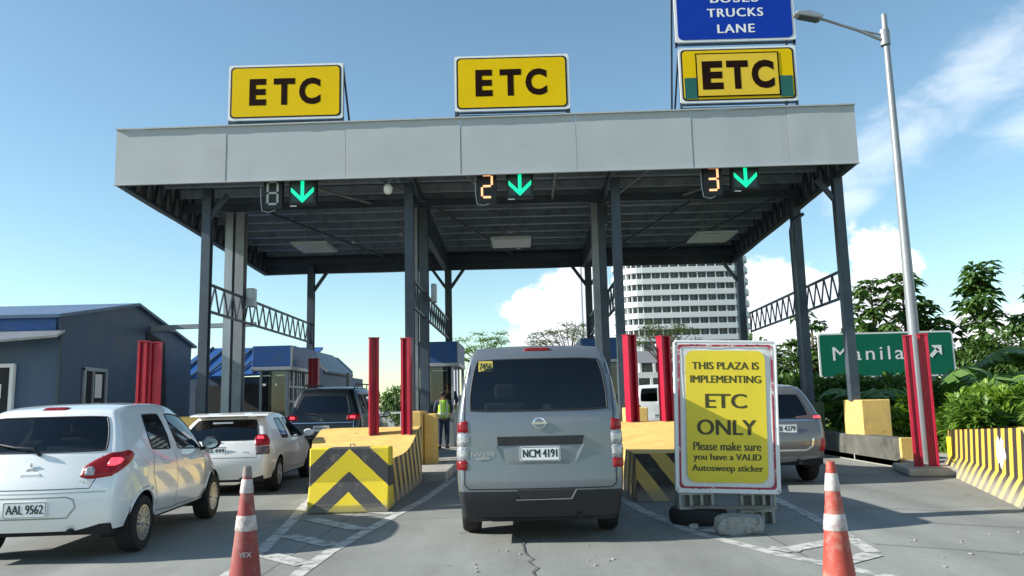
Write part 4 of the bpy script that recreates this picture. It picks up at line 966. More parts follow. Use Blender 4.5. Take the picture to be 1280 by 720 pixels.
display(4.30, 6.18, 'abcdg', M_seg, 5.02, 6.22, 'the right lane', 'showing an amber 3')

# ------------------------------------------------------------------ roof signs
def roof_sign(xc, zc, w, h, label, body_fn, zr_, cat='sign', tilt=0):
    t = thing('lane_sign', label, cat, (xc, 17.1, zc - h / 2), 0, None)
    b = MB(); b.prism(rrect(xc, zc, w, h, .05, 17.05), (0, .03, 0)); b.build('sign_panel', M_white, t)
    body_fn(t, xc, zc, w, h)
    f = MB()
    for s in (-1, 1):
        f.beam((xc + s * (w / 2 - .02), 17.12, zr_), (xc + s * (w / 2 - .02), 17.12, zc + h / 2 - .02), .05)
        f.beam((xc + s * (w / 2 - .02), 18.1, min(zr_, 7.7) - .15), (xc + s * (w / 2 - .02), 17.14, zc + h / 2 - .05), .04)
    f.beam((xc - w / 2, 17.12, zr_ + .06), (xc + w / 2, 17.12, zr_ + .06), .05); f.beam((xc - w / 2, 17.12, zc - h / 2 - .02), (xc + w / 2, 17.12, zc - h / 2 - .02), .04)
    f.build('support_frame', M_steel, t)
    return t
def etc_body(t, xc, zc, w, h):
    MB().prism(rrect(xc, zc, w * .965, h * .93, .09, 17.045), (0, .004, 0)).build('border', M_black, t)
    MB().prism(rrect(xc, zc, w * .935, h * .88, .08, 17.040), (0, .004, 0)).build('yellow_face', M_yel, t)
    for txt, dx, lw in (('E', -.62, .38), ('T', -.03, .48), ('C', .54, .48)): lettering([(txt, xc + dx, 17.037, zc + .0, lw, .62, .045)], M_dark_letters, t)
t1 = roof_sign(-5.10, 8.39, 2.56, 1.28, 'yellow ETC sign on the canopy roof over the left lane', etc_body, 7.62)
t2 = roof_sign(-.06, 8.46, 2.55, 1.28, 'yellow ETC sign on the canopy roof over the middle lane', etc_body, 7.66)
def etc3(t, xc, zc, w, h):
    MB().prism(rrect(xc, zc, w * .965, h * .93, .09, 17.045), (0, .004, 0)).build('border', M_black, t)
    MB().prism(rrect(xc, zc, w * .935, h * .88, .08, 17.040), (0, .004, 0)).build('yellow_face', M_yel, t)
    for s in (-1, 1): MB().box(xc + s * w * .405 - .14, xc + s * w * .405 + .14, 17.034, 17.039, zc - h * .43, zc - h * .05).build('green_corner', M_dgreen, t)
    MB().box(xc - .93, xc + .91, 17.030, 17.0335, zc - .52, zc + .50).build('overlay_border', M_dark_letters, t)
    MB().box(xc - .90, xc + .88, 17.025, 17.0295, zc - .49, zc + .47).build('overlay_face', mat('amber_yellow', (.74, .50, .02), .45, 0, vary=.05), t)
    for txt, dx, lw in (('E', -.57, .46), ('T', -.02, .48), ('C', .54, .50)): lettering([(txt, xc + dx, 17.022, zc - .02, lw, .66, .05)], M_dark_letters, t)
t3 = roof_sign(4.96, 8.51, 2.60, 1.28, 'yellow ETC sign with green lower corners under the blue sign over the right lane', etc3, 7.70)
def blue_body(t, xc, zc, w, h):
    MB().prism(rrect(xc, zc, w * .955, h * .955, .12, 17.043), (0, .005, 0)).build('blue_face', M_blue, t)
    lettering([('BUSES', xc + .02, 17.039, 10.30, 1.06, .20, .03, 1.15), ('TRUCKS', xc + .02, 17.039, 9.96, 1.24, .20, .03, 1.15), ('LANE', xc + .02, 17.039, 9.58, .82, .20, .03, 1.15)], mat('white_letters', (.8, .8, .8), .5), t)
t4 = roof_sign(4.96, 10.33, 2.68, 2.08, 'blue BUSES TRUCKS LANE sign above the yellow sign over the right lane', blue_body, 9.20)

# ------------------------------------------------------------------ street lamp
t = thing('street_lamp', 'tall tapered steel street lamp with one arm, rising behind the red beams at the right', 'street lamp', (7.42, 15.3, 0))
b = MB(); b.tube([(7.44, 15.3, .1), (7.44, 15.3, 3), (7.44, 15.3, 6), (7.44, 15.3, 8.95)], [.115, .098, .075, .052], 14); b.build('pole', mat('lamp_pole_grey', (.24, .26, .28), .45, .3, vary=.12, vscale=3), t, smooth=True)
b = MB(); b.tube([(7.42, 15.3, 8.3), (7.42, 15.3, 8.62)], .095, 12); b.build('collar', M_steel_lt, t, smooth=True)
b = MB(); b.tube([(7.4, 15.28, 8.38), (6.9, 15.28, 8.62), (6.25, 15.28, 8.86), (6.1, 15.28, 8.9)], [.035, .03, .026, .026], 8); b.tube([(7.4, 15.28, 8.5), (6.95, 15.28, 8.62)], .018, 6); b.build('arm', M_steel_lt, t, smooth=True)
b = MB(); b.prism([(6.16, 15.15, 8.84), (5.72, 15.12, 8.93), (5.62, 15.14, 8.97), (5.68, 15.15, 9.04), (5.9, 15.15, 9.04), (6.2, 15.15, 8.93)], (0, .24, 0)); b.build('lamp_head', M_galv, t, bevel=.03)
b = MB(); b.prism([(6.10, 15.18, 8.835), (5.70, 15.16, 8.915), (5.70, 15.16, 8.93), (6.10, 15.18, 8.85)], (0, .18, 0)); b.build('lens', M_steel, t)

# ------------------------------------------------------------------ green direction sign
t = thing('direction_sign', 'wide green road sign reading Manila with a white arrow, among the trees', 'road sign', (13.5, 30, 0))
xc, zc, w, h = 13.52, 2.86, 5.0, 1.66
MB().prism(rrect(xc, zc, w, h, .12, 30), (0, .04, 0)).build('sign_panel', M_white, t)
MB().prism(rrect(xc, zc, w * .975, h * .93, .10, 29.994), (0, .005, 0)).build('green_face', M_green, t)
lettering([('Manila', 12.85, 29.988, 2.92, 2.62, .50, 0, 1.25)], M_white, t)
b = MB(); a = Vector((15.14, 29.985, 2.74)); c = Vector((15.42, 29.985, 3.02)); b.beam(a, c, .13, .006, up=(0, 1, 0)); b.prism([(15.18, 29.982, 3.16), (15.56, 29.982, 3.16), (15.56, 29.982, 2.78)], (0, .005, 0)); b.build('arrow', M_white, t)
for x in (12.05, 15.2): MB().beam((x, 30.12, 0), (x, 30.12, 3.6), .16).build('leg', M_steel_lt, t)

# ------------------------------------------------------------------ notice board
bt = Matrix.Translation((2.30, 9.42, 0)) @ Matrix.Rotation(R(-3), 4, 'Z') @ Matrix.Rotation(R(2.0), 4, 'Y')
t = thing('notice_board', 'yellow ETC ONLY notice banner in a worn red and white frame, standing on concrete blocks', 'sign', (2.39, 9.42, 0))
t.matrix_world = bt
w, h, zc = 1.14, 1.70, 1.21
random.seed(9); bm_ = MB(); nx, ny = 22, 30; vs = []
for j in range(ny + 1):
    for i in range(nx + 1):
        u, v = i / nx - .5, j / ny - .5
        edge = min(1, (0.5 - abs(u)) * 9) * min(1, (.5 - abs(v)) * 9)
        wr = .006 * sin(23 * u + 5 * v) * (abs(u) * 2) ** 2 + .006 * sin(19 * v + 13 * u) * max(0, abs(v) * 2 - .5)
        vs.append((u * w * .955, .0 - .004 + wr * 1.2 - .004 * (1 - edge), zc + v * h * .965))
bm_.add(vs, [[j * (nx + 1) + i, j * (nx + 1) + i + 1, (j + 1) * (nx + 1) + i + 1, (j + 1) * (nx + 1) + i] for j in range(ny) for i in range(nx)])
bm_.build('banner', mat('banner_white', (.72, .73, .73), .4, 0, vary=.05, vscale=4, bump=.25, bscale=5, dirt=(.5, .49, .46), dscale=4, dthr=(.55, .8)), t, local=True, smooth='all', fix=False)
MB().prism(rrect(0, zc, w * .98, h * .98, .06, .012), (0, .02, 0)).build('backing_board', mat('plywood', (.3, .24, .16), .8, vary=.15), t, local=True)
b = MB(); b.prism(rrect(.0, zc - .0, .91, 1.50, .10, -.022), (0, .004, 0)); b.build('yellow_panel', mat('banner_yellow', (.76, .60, .035), .5, 0, vary=.06, vscale=3), t, local=True)
b = MB(); ring(b, rrect(0, zc, w * 1.0, h * 1.0, .05, -.016), rrect(0, zc, w * .955, h * .965, .04, -.016)); b.build('white_edge', M_white, t, local=True, fix=False)
b = MB(); ring(b, rrect(0, zc, w * .955, h * .965, .04, -.020), rrect(0, zc, w * .915, h * .94, .06, -.020)); b.build('red_border', mat('faded_red', (.38, .03, .06), .5, 0, dirt=(.75, .7, .7), dscale=4.5, dthr=(.56, .62)), t, local=True, fix=False)
b = MB(); ins = .025
for (x0_, x1_, z0_, z1_) in ((-w / 2, w / 2, zc + h / 2 - .005, zc + h / 2 + .02), (-w / 2, w / 2, zc - h / 2 - .02, zc - h / 2 + .005), (-w / 2 - .02, -w / 2 + .002, zc - h / 2, zc + h / 2), (w / 2 - .002, w / 2 + .02, zc - h / 2, zc + h / 2)): b.box(x0_, x1_, -.022, .035, z0_, z1_)
b.build('frame', M_white, t, local=True, bevel=.004)
M_bt = mat('banner_ink', (.05, .05, .012), .5)
lettering([('THIS PLAZA IS', 0, -.0235, zc + .575, .76, .085, .03), ('IMPLEMENTING', 0, -.0235, zc + .42, .80, .085, .03), ('ETC', 0, -.0235, zc + .17, .46, .165, .035), ('ONLY', 0, -.0235, zc - .13, .66, .175, .035)], M_bt, t, local=True)
lettering([('Please make sure', 0, -.0235, zc - .345, .76, .095, .03), ('you have a VALID', 0, -.0235, zc - .475, .76, .095, .03), ('Autosweep sticker', 0, -.0235, zc - .60, .80, .095, .03)], M_bt, t, local=True)
for x in (-.5, .5): b = MB(); b.beam((x, .06, .18), (x, .06, 1.9), .04); b.beam((x, .08, 1.5), (x, .62, .1), .035); b.build('leg', M_steel_lt, t, local=True)
b = MB(); random.seed(4)
for i in range(12):
    u = rnd(-.5, .5); e_ = random.choice((-1, 1)); b.box(u * w - .006, u * w + .006, -.026, -.020, zc + e_ * (h / 2 - .03) - .006, zc + e_ * (h / 2 - .03) + .006)
for i in range(10):
    v = rnd(-.45, .45); e_ = random.choice((-1, 1)); b.box(e_ * (w / 2 - .035) - .006, e_ * (w / 2 - .035) + .006, -.026, -.020, zc + v * h - .006, zc + v * h + .006)
b.build('nail_heads', M_black, t, local=True)

def hollow_block(x, y, z, rz, label, rot=0, w=.40, hh=.19):
    t = thing('hollow_block', label, 'concrete block', (x, y, z), rz, 'hollow blocks under the notice board')
    b = MB(); d_ = .15; n = 3; wall = .03; cw = (w - wall * (n + 1)) / n
    b.box(-w / 2, w / 2, -d_ / 2, d_ / 2, 0, wall); b.box(-w / 2, w / 2, -d_ / 2, d_ / 2, hh - wall, hh)
    for i in range(n + 1): b.box(-w / 2 + i * (cw + wall), -w / 2 + i * (cw + wall) + wall, -d_ / 2, d_ / 2, wall - .001, hh - wall + .001)
    b.box(-w / 2 + .002, w / 2 - .002, d_ / 2 - .02, d_ / 2 - .004, wall, hh - wall)
    b.build('block_body', M_conc, t, local=True); return t
hollow_block(1.95, 9.5, .17, .04, 'left one of the two upper hollow blocks under the notice board'); hollow_block(2.66, 9.5, .15, -.06, 'right one of the two upper hollow blocks under the notice board')
hollow_block(2.62, 9.46, -.035, .08, 'hollow block on the ground below the right side of the notice board')
t = thing('tyre', 'old black tyre lying under the left side of the notice board', 'tyre', (2.0, 9.62, .0))
b = MB(); b.lathe([(.20, .02), (.22, .0), (.30, .0), (.33, .04), (.33, .13), (.30, .17), (.22, .17), (.20, .15)], 28, Matrix.Translation((2.0, 9.62, 0)), close=True); b.build('tread', M_rubber, t, smooth=True)
def rock(x, y, sx, sy, sz, label, seed, m, name='rock'):
    random.seed(seed); bm = bmesh.new(); bmesh.ops.create_icosphere(bm, subdivisions=3, radius=1)
    for v in bm.verts:
        c = v.co; k = 1 + .10 * sin(5 * c.x + seed) + .08 * sin(7 * c.y + 2 * seed + 3 * c.z) + rnd(-.035, .035)
        p = Vector((max(-.80, min(.80, c.x * k)), max(-.7, min(.7, c.y * k)), max(-.62, min(.66, c.z * k)))); v.co = Vector((p.x * sx, p.y * sy, p.z * sz + sz * .6))
    me = bpy.data.meshes.new(name); bm.to_mesh(me); bm.free(); me.materials.append(m)
    o = bpy.data.objects.new(name, me); COL.objects.link(o); o.location = (x, y, 0); tag(o, label, 'rock'); return o
M_rock = mat('broken_concrete', (.25, .265, .26), .9, 0, vary=.2, vscale=9, dirt=(.15, .15, .14), dscale=10, dthr=(.52, .62), bump=.7, bscale=25)
rock(2.24, 8.78, .30, .2, .15, 'pale lump of broken concrete on the ground before the notice board', 3, M_rock)
rock(2.55, 9.1, .07, .06, .05, 'small stone just right of the pale concrete lump', 5, M_conc); rock(1.85, 9.15, .06, .05, .04, 'small stone just left of the pale concrete lump', 6, M_conc)
t = thing('timber_offcut', 'flat timber piece lying across the blocks under the notice board', 'timber', (2.3, 9.35, .0)); MB().beam((1.9, 9.4, .2), (2.75, 9.3, .19), .09, .03).build('plank', mat('old_timber', (.20, .18, .15), .85, vary=.2), t)

# ------------------------------------------------------------------ traffic cones
M_cone = mat('faded_orange_plastic', (.25, .036, .032), .65, 0, vary=.2, vscale=6, dirt=(.26, .17, .15), dscale=7, dthr=(.48, .70), stretch=(1, 1, .6))
M_coneo = mat('orange_plastic', (.36, .052, .034), .6, 0, vary=.18, vscale=6, dirt=(.40, .25, .20), dscale=7, dthr=(.50, .70))
M_band = mat('reflective_band', (.50, .46, .45), .6, 0, vary=.15, vscale=9, dirt=(.26, .20, .18), dscale=11, dthr=(.46, .66))
def cone(x, y, h, r0, r1, m, bands, label, tip=None, lean=0):
    t = thing('traffic_cone', label, 'traffic cone', (x, y, 0), 0, 'traffic cones before the plaza')
    t.rotation_euler = (R(lean), R(lean * .6), .3)
    rr = lambda z: r0 + (r1 - r0) * z / h
    b = MB(); b.lathe([(rr(.02), .02)] + [(rr(h * i / 8), h * i / 8) for i in range(1, 9)] + [(r1 * .7, h + .004), (r1 * .6, h - .05)], 28); b.build('cone_body', m, t, local=True, smooth=True)
    b = MB(); q = r0 * 1.45; b.box(-q, q, -q, q, 0, .03); b.build('base', M_trim if tip else m, t, local=True, bevel=.012)
    for (z0_, z1_) in bands:
        b = MB(); b.lathe([(rr(z0_) + .002, z0_), (rr(z0_) + .004, z0_ + .004), (rr(z1_) + .004, z1_ - .004), (rr(z1_) + .002, z1_)], 28); b.build('reflective_band', M_band, t, local=True, smooth=True)
    if tip:
        b = MB(); b.lathe([(rr(h - .07) + .003, h - .07), (rr(h) + .003, h), (r1 * .6, h + .006)], 20); b.build('tip', tip, t, local=True, smooth=True)
    return t
c1 = cone(-2.07, 6.12, .99, .135, .026, M_cone, [(.80, .90), (.53, .64)], 'faded red traffic cone with a dark tip, in front of the chevron block', mat('grey_tip', (.2, .17, .16), .6))
lettering([('VEX', 0, 0, 0, .085, .035, .02)], M_band, c1, M=Matrix.Translation((0, -.103, .37)) @ Matrix.Rotation(R(-8), 4, 'X'), local=True, name='scrawl')
cone(1.95, 5.25, 1.0, .130, .026, M_coneo, [(.82, .93), (.58, .68)], 'orange traffic cone with two white bands in front of the notice board')

# ------------------------------------------------------------------ buildings on the left
def corrugated(mb, a, b, z_fn0, z_fn1, n, depth=.03):
    pass
t = thing('metal_shed', 'slate blue metal shed with a low gable facing the lanes at the left', 'building', (-10, 17, 0))
gab = [(-9.85, 17.0), (-10.35, 25.4)]
b = MB(); xs0 = -9.85
b.add([(-9.85, 17, 0), (-9.85, 17, 3.5), (-10.1, 20.9, 4.2), (-10.38, 25.2, 3.42), (-10.38, 25.2, 0), (-16, 17, 0), (-16, 17, 3.5), (-16.3, 20.9, 4.2), (-16.6, 25.2, 3.42), (-16.6, 25.2, 0)],
      [[0, 4, 3, 2, 1], [0, 1, 6, 5], [4, 9, 8, 3], [5, 6, 7, 8, 9]])
wl = b.build('wall', M_slate, t)
b = MB(); b.add([(-9.75, 16.8, 3.50), (-10.0, 20.9, 4.24), (-16.4, 20.9, 4.24), (-16.4, 16.8, 3.50)], [[0, 1, 2, 3]]); b.add([(-10.0, 20.9, 4.24), (-10.28, 25.4, 3.42), (-16.6, 25.4, 3.42), (-16.4, 20.9, 4.24)], [[0, 1, 2, 3]])
ro = b.build('roof', mat('shed_roof', (.10, .16, .26), .5, .2, vary=.15, vscale=.8), t); md = ro.modifiers.new('t', 'SOLIDIFY'); md.thickness = .07
b = MB(); b.beam((-9.80, 16.98, 3.3), (-9.80, 16.98, 0), .06); b.build('corner_trim', M_steel, t)
b = MB()
for i in range(26):
    yy_ = 17.2 + i * .31; xx = -9.85 - (yy_ - 17) * .062 + .006; zt_ = 3.5 + (yy_ - 17) * .18 if yy_ < 20.9 else 4.2 - (yy_ - 20.9) * .18
    b.beam((xx - .004, yy_, 0), (xx - .004, yy_, zt_ - .05), .012)

b = MB(); b.add([(-9.72, 16.7, 3.0), (-9.72, 17.0, 3.14), (-14, 17.0, 3.14), (-14, 16.2, 2.86), (-10.9, 16.2, 2.86)], [[0, 1, 2, 3, 4]]); aw = b.build('awning', M_galv, t); md = aw.modifiers.new('t', 'SOLIDIFY'); md.thickness = .05
MB().box(-14, -9.9, 16.95, 16.99, 3.16, 3.46).build('blue_band', M_blueclad, t)
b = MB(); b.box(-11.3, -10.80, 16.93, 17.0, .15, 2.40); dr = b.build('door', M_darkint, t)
b = MB()
for (x0_, x1_, z0_, z1_) in ((-11.3, -10.72, 2.40, 2.48), (-10.80, -10.72, .1, 2.40)): b.box(x0_, x1_, 16.90, 16.99, z0_, z1_)
b.build('door_frame', M_white, dr)
MB().box(-11.2, -10.97, 16.915, 16.925, 1.75, 2.05).build('notice', M_white, dr)
yd = 18.25
def wx(y): return -9.85 - (y - 17) * .0625
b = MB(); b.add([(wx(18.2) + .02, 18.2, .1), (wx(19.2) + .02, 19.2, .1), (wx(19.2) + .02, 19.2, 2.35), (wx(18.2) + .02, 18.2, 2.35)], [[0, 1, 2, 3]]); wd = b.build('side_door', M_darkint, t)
b = MB()
for (ya, yb_, z0_, z1_) in ((18.12, 18.2, .1, 2.42), (19.2, 19.28, .1, 2.42), (18.12, 19.28, 2.36, 2.44), (18.55, 18.60, .1, 2.36)): b.prism([(wx(ya) + .01, ya, z0_), (wx(yb_) + .01, yb_, z0_), (wx(yb_) + .01, yb_, z1_), (wx(ya) + .01, ya, z1_)], (.05, 0, 0))
b.build('door_frame', M_galv, wd)
b = MB(); b.add([(wx(18.7) + .03, 18.7, 1.75), (wx(19.05) + .03, 19.05, 1.75), (wx(19.05) + .03, 19.05, 2.3), (wx(18.7) + .03, 18.7, 2.3)], [[0, 1, 2, 3]]); b.build('notice', M_white, wd)
# flat dark panel behind the red posts, painting the shade inside an entrance
b = MB(); b.prism([(wx(22.1), 22.1, 0), (wx(23.3), 23.3, 0), (wx(22.9), 22.9, 3.35), (wx(21.6), 21.6, 3.55)], (.03, 0, 0)); b.build('dark_doorway_panel', M_darkint, t)
t = thing('overhead_gutter', 'thin grey beam running from the blue shed to the canopy column', 'beam', (-10.2, 22, 3.6)); MB().beam((-10.6, 22, 3.68), (-7.3, 22, 3.72), .14, .12).build('beam', M_galv, t); MB().beam((-10.6, 22.0, 3.58), (-9.6, 22, 3.60), .3, .05).build('bracket', M_steel_lt, t)

t = thing('toll_office', 'toll office with ribbed blue roof and dark panel for shaded front, behind the left columns', 'building', (-9, 29, 0))
MB().box(-12.5, -7.1, 30.2, 36, 0, 2.6).build('wall', M_slate, t)
b = MB(); b.add([(-12.6, 28.6, 2.55), (-7.9, 28.6, 2.70), (-7.9, 32, 3.78), (-12.6, 32, 3.85)], [[0, 1, 2, 3]]); rf = b.build('roof', M_blueclad, t); md = rf.modifiers.new('t', 'SOLIDIFY'); md.thickness = .08
b = MB()
for i in range(8): b.beam((-12.3 + i * .55, 28.6, 2.60 + i * .018), (-12.3 + i * .55, 32, 3.88 - i * .008), .06)
b.build('roof_ribs', M_steel, rf)
MB().prism([(-8.3, 28.4, 0), (-8.3, 28.4, 3.0), (-7.6, 28.4, 3.42), (-7.0, 28.4, 2.85), (-7.0, 28.4, 0)], (0, 5, 0)).build('side_wing', M_slate, t)
b = MB(); b.add([(-7.62, 28.2, 3.47), (-6.78, 28.2, 2.66), (-6.78, 32.5, 2.66), (-7.62, 32.5, 3.47)], [[0, 1, 2, 3]]); q_ = b.build('side_roof', M_steel_lt, t); md = q_.modifiers.new('t', 'SOLIDIFY'); md.thickness = .08
b = MB()
for x in (-12.4, -10.4, -8.9, -7.6, -6.2): MB().beam((x, 28.8, 0), (x, 28.8, 2.6), .12).build('veranda_post', M_steel_lt, t)
MB().box(-12.2, -7.3, 30.12, 30.18, .2, 2.3).build('dark_front_panel', M_darkint, t)  # dark sheet on the solid wall, painted shade of an open veranda
for x in (-9.6, -9.2, -8.6): MB().box(x - .07, x + .07, 29.9, 30.0, 2.25, 2.32).build('ceiling_light', mat('lit_tube', (.9, .9, .8), .5, emit=(1, 1, .85), estr=2), t)

def booth(x0, x1, y0, y1, label, fz=(2.55, 3.27), big=False):
    t = thing('toll_booth', label, 'toll booth', ((x0 + x1) / 2, y0, 0), 0, 'toll booths on the islands')
    b = MB(); b.box(x0 + .05, x1 - .05, y0 + .1, y1, .16, 1.15); b.box(x0 + .05, x1 - .05, y1 - .05, y1, 1.15, 2.5); b.build('wall', M_steel_lt, t, bevel=.01)
    b = MB()
    for x in (x0 + .08, x1 - .08):
        for y in (y0 + .12, (y0 + y1) / 2, y1 - .1): b.beam((x, y, 1.15), (x, y, fz[0]), .07)
    if big:
        for i in range(5): b.beam((x1 - .06, y0 + .2 + i * .45, 1.15), (x1 - .06, y0 + .2 + i * .45, fz[0]), .06)
        for z in (1.6, 2.05): b.beam((x1 - .06, y0 + .1, z), (x1 - .06, y1 - .1, z), .05)
    b.build('window_frame', M_galv, t)
    b = MB(); b.add([(x0 + .08, y0 + .11, 1.15), (x1 - .08, y0 + .11, 1.15), (x1 - .08, y0 + .11, fz[0]), (x0 + .08, y0 + .11, fz[0])], [[0, 1, 2, 3]])
    b.add([(x1 - .07, y0 + .12, 1.15), (x1 - .07, y1 - .1, 1.15), (x1 - .07, y1 - .1, fz[0]), (x1 - .07, y0 + .12, fz[0])], [[0, 1, 2, 3]])
    b.build('window', M_winglass, t, fix=False)
    b = MB(); b.box(x0 - .12, x1 + .12, y0 - .12, y1 + .1, fz[0] + .09, fz[1]); rf = b.build('roof', M_blueclad, t, bevel=.02)
    MB().box(x0 - .14, x1 + .14, y0 - .14, y1 + .12, fz[0] - .02, fz[0] + .09).build('roof_edge', M_galv, rf, bevel=.01)
    b = MB(); b.beam((x1 + .12, y0 - .13, fz[0] + .09), (x1 + .12, y0 - .13, fz[1]), .05); b.build('corner_trim', M_galv, rf)
    MB().box(x0 + .2, x1 - .2, y0 + .35, y0 + .8, 1.1, 1.18).build('counter', M_steel, t)
    MB().box(x0 + .2, x0 + .5, y0 + .4, y0 + .6, 1.18, 1.5).build('monitor', M_darkint, t)
    return t
booth(-7.92, -6.98, 24.1, 26.9, 'toll booth with a bright blue roof box and slatted windows on the left island', big=True)
booth(-3.05, -2.0, 24.1, 26.6, 'toll booth with blue roof box beside the worker in the green vest')
booth(1.9, 2.95, 24.1, 26.6, 'toll booth with dark blue roof box to the right of the silver van')

# ------------------------------------------------------------------ curved hotel far behind
t = thing('curved_hotel', 'tall curved white hotel with stacked balcony bands, far behind the canopy', 'building', (48, 240, 0))
M_hw = mat('hotel_white', (.62, .64, .66), .6, 0, vary=.04); M_hg = mat('hotel_glass', (.06, .075, .085), .2, 0, vary=.8, vscale=.55); M_hr = mat('hotel_recess', (.16, .17, .18), .8)
def plan(off, x0=30.5, x1=66.0):
    pts = []; c = (x0 + 5.0, 236.5)
    for i in range(7):
        a_ = pi + (pi / 2) * i / 6; pts.append((c[0] + (5.0 + off) * cos(a_), c[1] + (5.0 + off) * sin(a_)))
    nb = 10
    for i in range(1, nb + 1):
        u = i / nb; pts.append((c[0] + (x1 - 4 - c[0]) * u, 231.5 - off - .3 * sin(pi * u)))
    pts += [(x1 - 1 + off * .6, 233 - off * .5), (x1 + off, 236), (x1 + off, 250), (x0 - off, 250)]
    return pts
FH = 3.30
for fl in range(15):
    z = fl * FH - 2
    x0_ = 30.5 - (max(0, 6 - fl) * .6)
    P0 = plan(0, x0=x0_); P1 = plan(1.6, x0=x0_)
    b = MB(); n = len(P1); b.prism([(x, y, z) for x, y in P1], (0, 0, 1.55)); sl_ = b.build('balcony', M_hw, t)
    b = MB(); b.prism([(x, y, z + 1.55) for x, y in P0], (0, 0, FH - 1.55)); b.build('window_band', M_hg, t)
    b = MB()
    for i in range(0, 18):
        (x, y), (x2, y2) = P0[i], P1[i]
        b.beam((x, y + .1, z + FH * .5 + .8), (x2 * .8 + x * .2, y2 * .8 + y * .2, z + FH * .5 + .8), .22, FH - 1.5)
        if 0 < i:
            xm, ym = (P0[i - 1][0] + x) / 2, (P0[i - 1][1] + y) / 2; b.beam((xm, ym + .1, z + FH * .5 + .8), (xm, ym - .15, z + FH * .5 + .8), .06, FH - 1.5)
    b.build('balcony_divider', M_hr if fl % 5 == 9 else M_hw, t)
b = MB(); b.prism([(x, y, 15 * FH - 2) for x, y in plan(1.9)], (0, 0, 1.2)); b.build('roof', M_hw, t)
b = MB(); b.box(40, 56, 236, 244, 15 * FH - 1, 15 * FH + 3); b.build('plant_room', M_hw, t)
t = thing('hotel_podium', 'low white terraced block at the foot of the curved hotel', 'building', (36, 200, 0))
for fl in range(4):
    MB().box(26.5 + fl * 1.0, 60, 205 + fl, 222, -2 + fl * 4.4, -2 + fl * 4.4 + 1.5).build('terrace', M_hw, t); MB().box(28.5 + fl * 1.0, 59, 207 + fl, 222, -2 + fl * 4.4 + 1.5, -2 + fl * 4.4 + 4.4).build('window_band', M_hg, t)
    b = MB()
    for i in range(9): b.box(28.2 + fl + i * 3.6, 28.8 + fl + i * 3.6, 205.6 + fl, 207.2 + fl, -2 + fl * 4.4 + 1.5, -2 + fl * 4.4 + 4.4)
    b.build('pillars', M_hw, t)
MB().prism([(27, 200, 10.4), (40, 200, 10.4), (38, 202, 13.4), (29, 202, 13.4)], (0, 3, 0)).build('roof', mat('hotel_grey_roof', (.2, .2, .22), .7), t)

# mast behind the plaza
t = thing('thin_mast', 'thin white mast seen above the silver van roof', 'mast', (6.2, 80, 0)); b = MB(); b.tube([(6.2, 80, 0), (6.2, 80, 17.5)], [.12, .09], 8); b.build('pole', M_galv, t)
t = thing('boundary_fence', 'white rail fence with small white notice far behind the red posts', 'fence', (-5, 40, 0)); b = MB(); b.beam((-9.5, 40, 1.05), (-3.4, 40, 1.05), .08)
for x in (-9, -7.5, -6, -4.5, -3.5): b.beam((x, 40, 0), (x, 40, 1.1), .07)
b.build('rails', M_white, t)
t = thing('small_sign', 'small white notice on a post beyond the left lane', 'sign', (-5.9, 42, 0)); MB().box(-6.25, -5.55, 41.95, 41.99, 1.7, 2.35).build('panel', M_white, t); MB().beam((-5.9, 42.03, 0), (-5.9, 42.03, 1.9), .06).build('post', M_steel_lt, t)
MB().box(-6.15, -5.65, 41.94, 41.946, 1.98, 2.10).build('writing_band', M_red, [c for c in bpy.data.objects if c.name == 'small_sign'][0])
t = thing('light_pole', 'slim dark pole just left of the silver van roof', 'pole', (-2.0, 27.6, 0)); MB().beam((-2.02, 27.6, 0), (-2.02, 27.6, 3.0), .09).build('pole', M_steel_lt, t)
# ------------------------------------------------------------------ vegetation
def leaf_mat(name, ca, cb, rough=.5):
    m = bpy.data.materials.new(name); m.use_nodes = True; nt = m.node_tree; N = nt.nodes; L = nt.links; b = N['Principled BSDF']; out = [n for n in N if n.type == 'OUTPUT_MATERIAL'][0]
    g = N.new('ShaderNodeNewGeometry'); r = N.new('ShaderNodeValToRGB'); L.new(g.outputs['Random Per Island'], r.inputs[0])
    r.color_ramp.elements[0].color = (*ca, 1); r.color_ramp.elements[1].color = (*cb, 1)
    L.new(r.outputs[0], b.inputs['Base Color']); b.inputs['Roughness'].default_value = rough
    t = N.new('ShaderNodeBsdfTranslucent'); v = N.new('ShaderNodeVectorMath'); v.operation = 'MULTIPLY'; v.inputs[1].default_value = (1.3, 1.5, .5); L.new(r.outputs[0], v.inputs[0]); L.new(v.outputs[0], t.inputs[0])
    mx = N.new('ShaderNodeMixShader'); mx.inputs[0].default_value = .28; L.new(b.outputs[0], mx.inputs[1]); L.new(t.outputs[0], mx.inputs[2]); L.new(mx.outputs[0], out.inputs[0])
    MATS[name] = m; return m
L_dark = leaf_mat('leaf_dark', (.05, .105, .032), (.12, .21, .055)); L_mid = leaf_mat('leaf_mid', (.07, .15, .02), (.17, .28, .05)); L_lime = leaf_mat('leaf_lime', (.11, .21, .02), (.24, .36, .06))
L_ban = leaf_mat('leaf_banana', (.07, .15, .03), (.16, .27, .07), .4); L_pale = leaf_mat('leaf_pale', (.07, .11, .04), (.13, .17, .07))
M_bark = mat('bark', (.12, .09, .065), .9, 0, vary=.3, vscale=6, bump=.5)

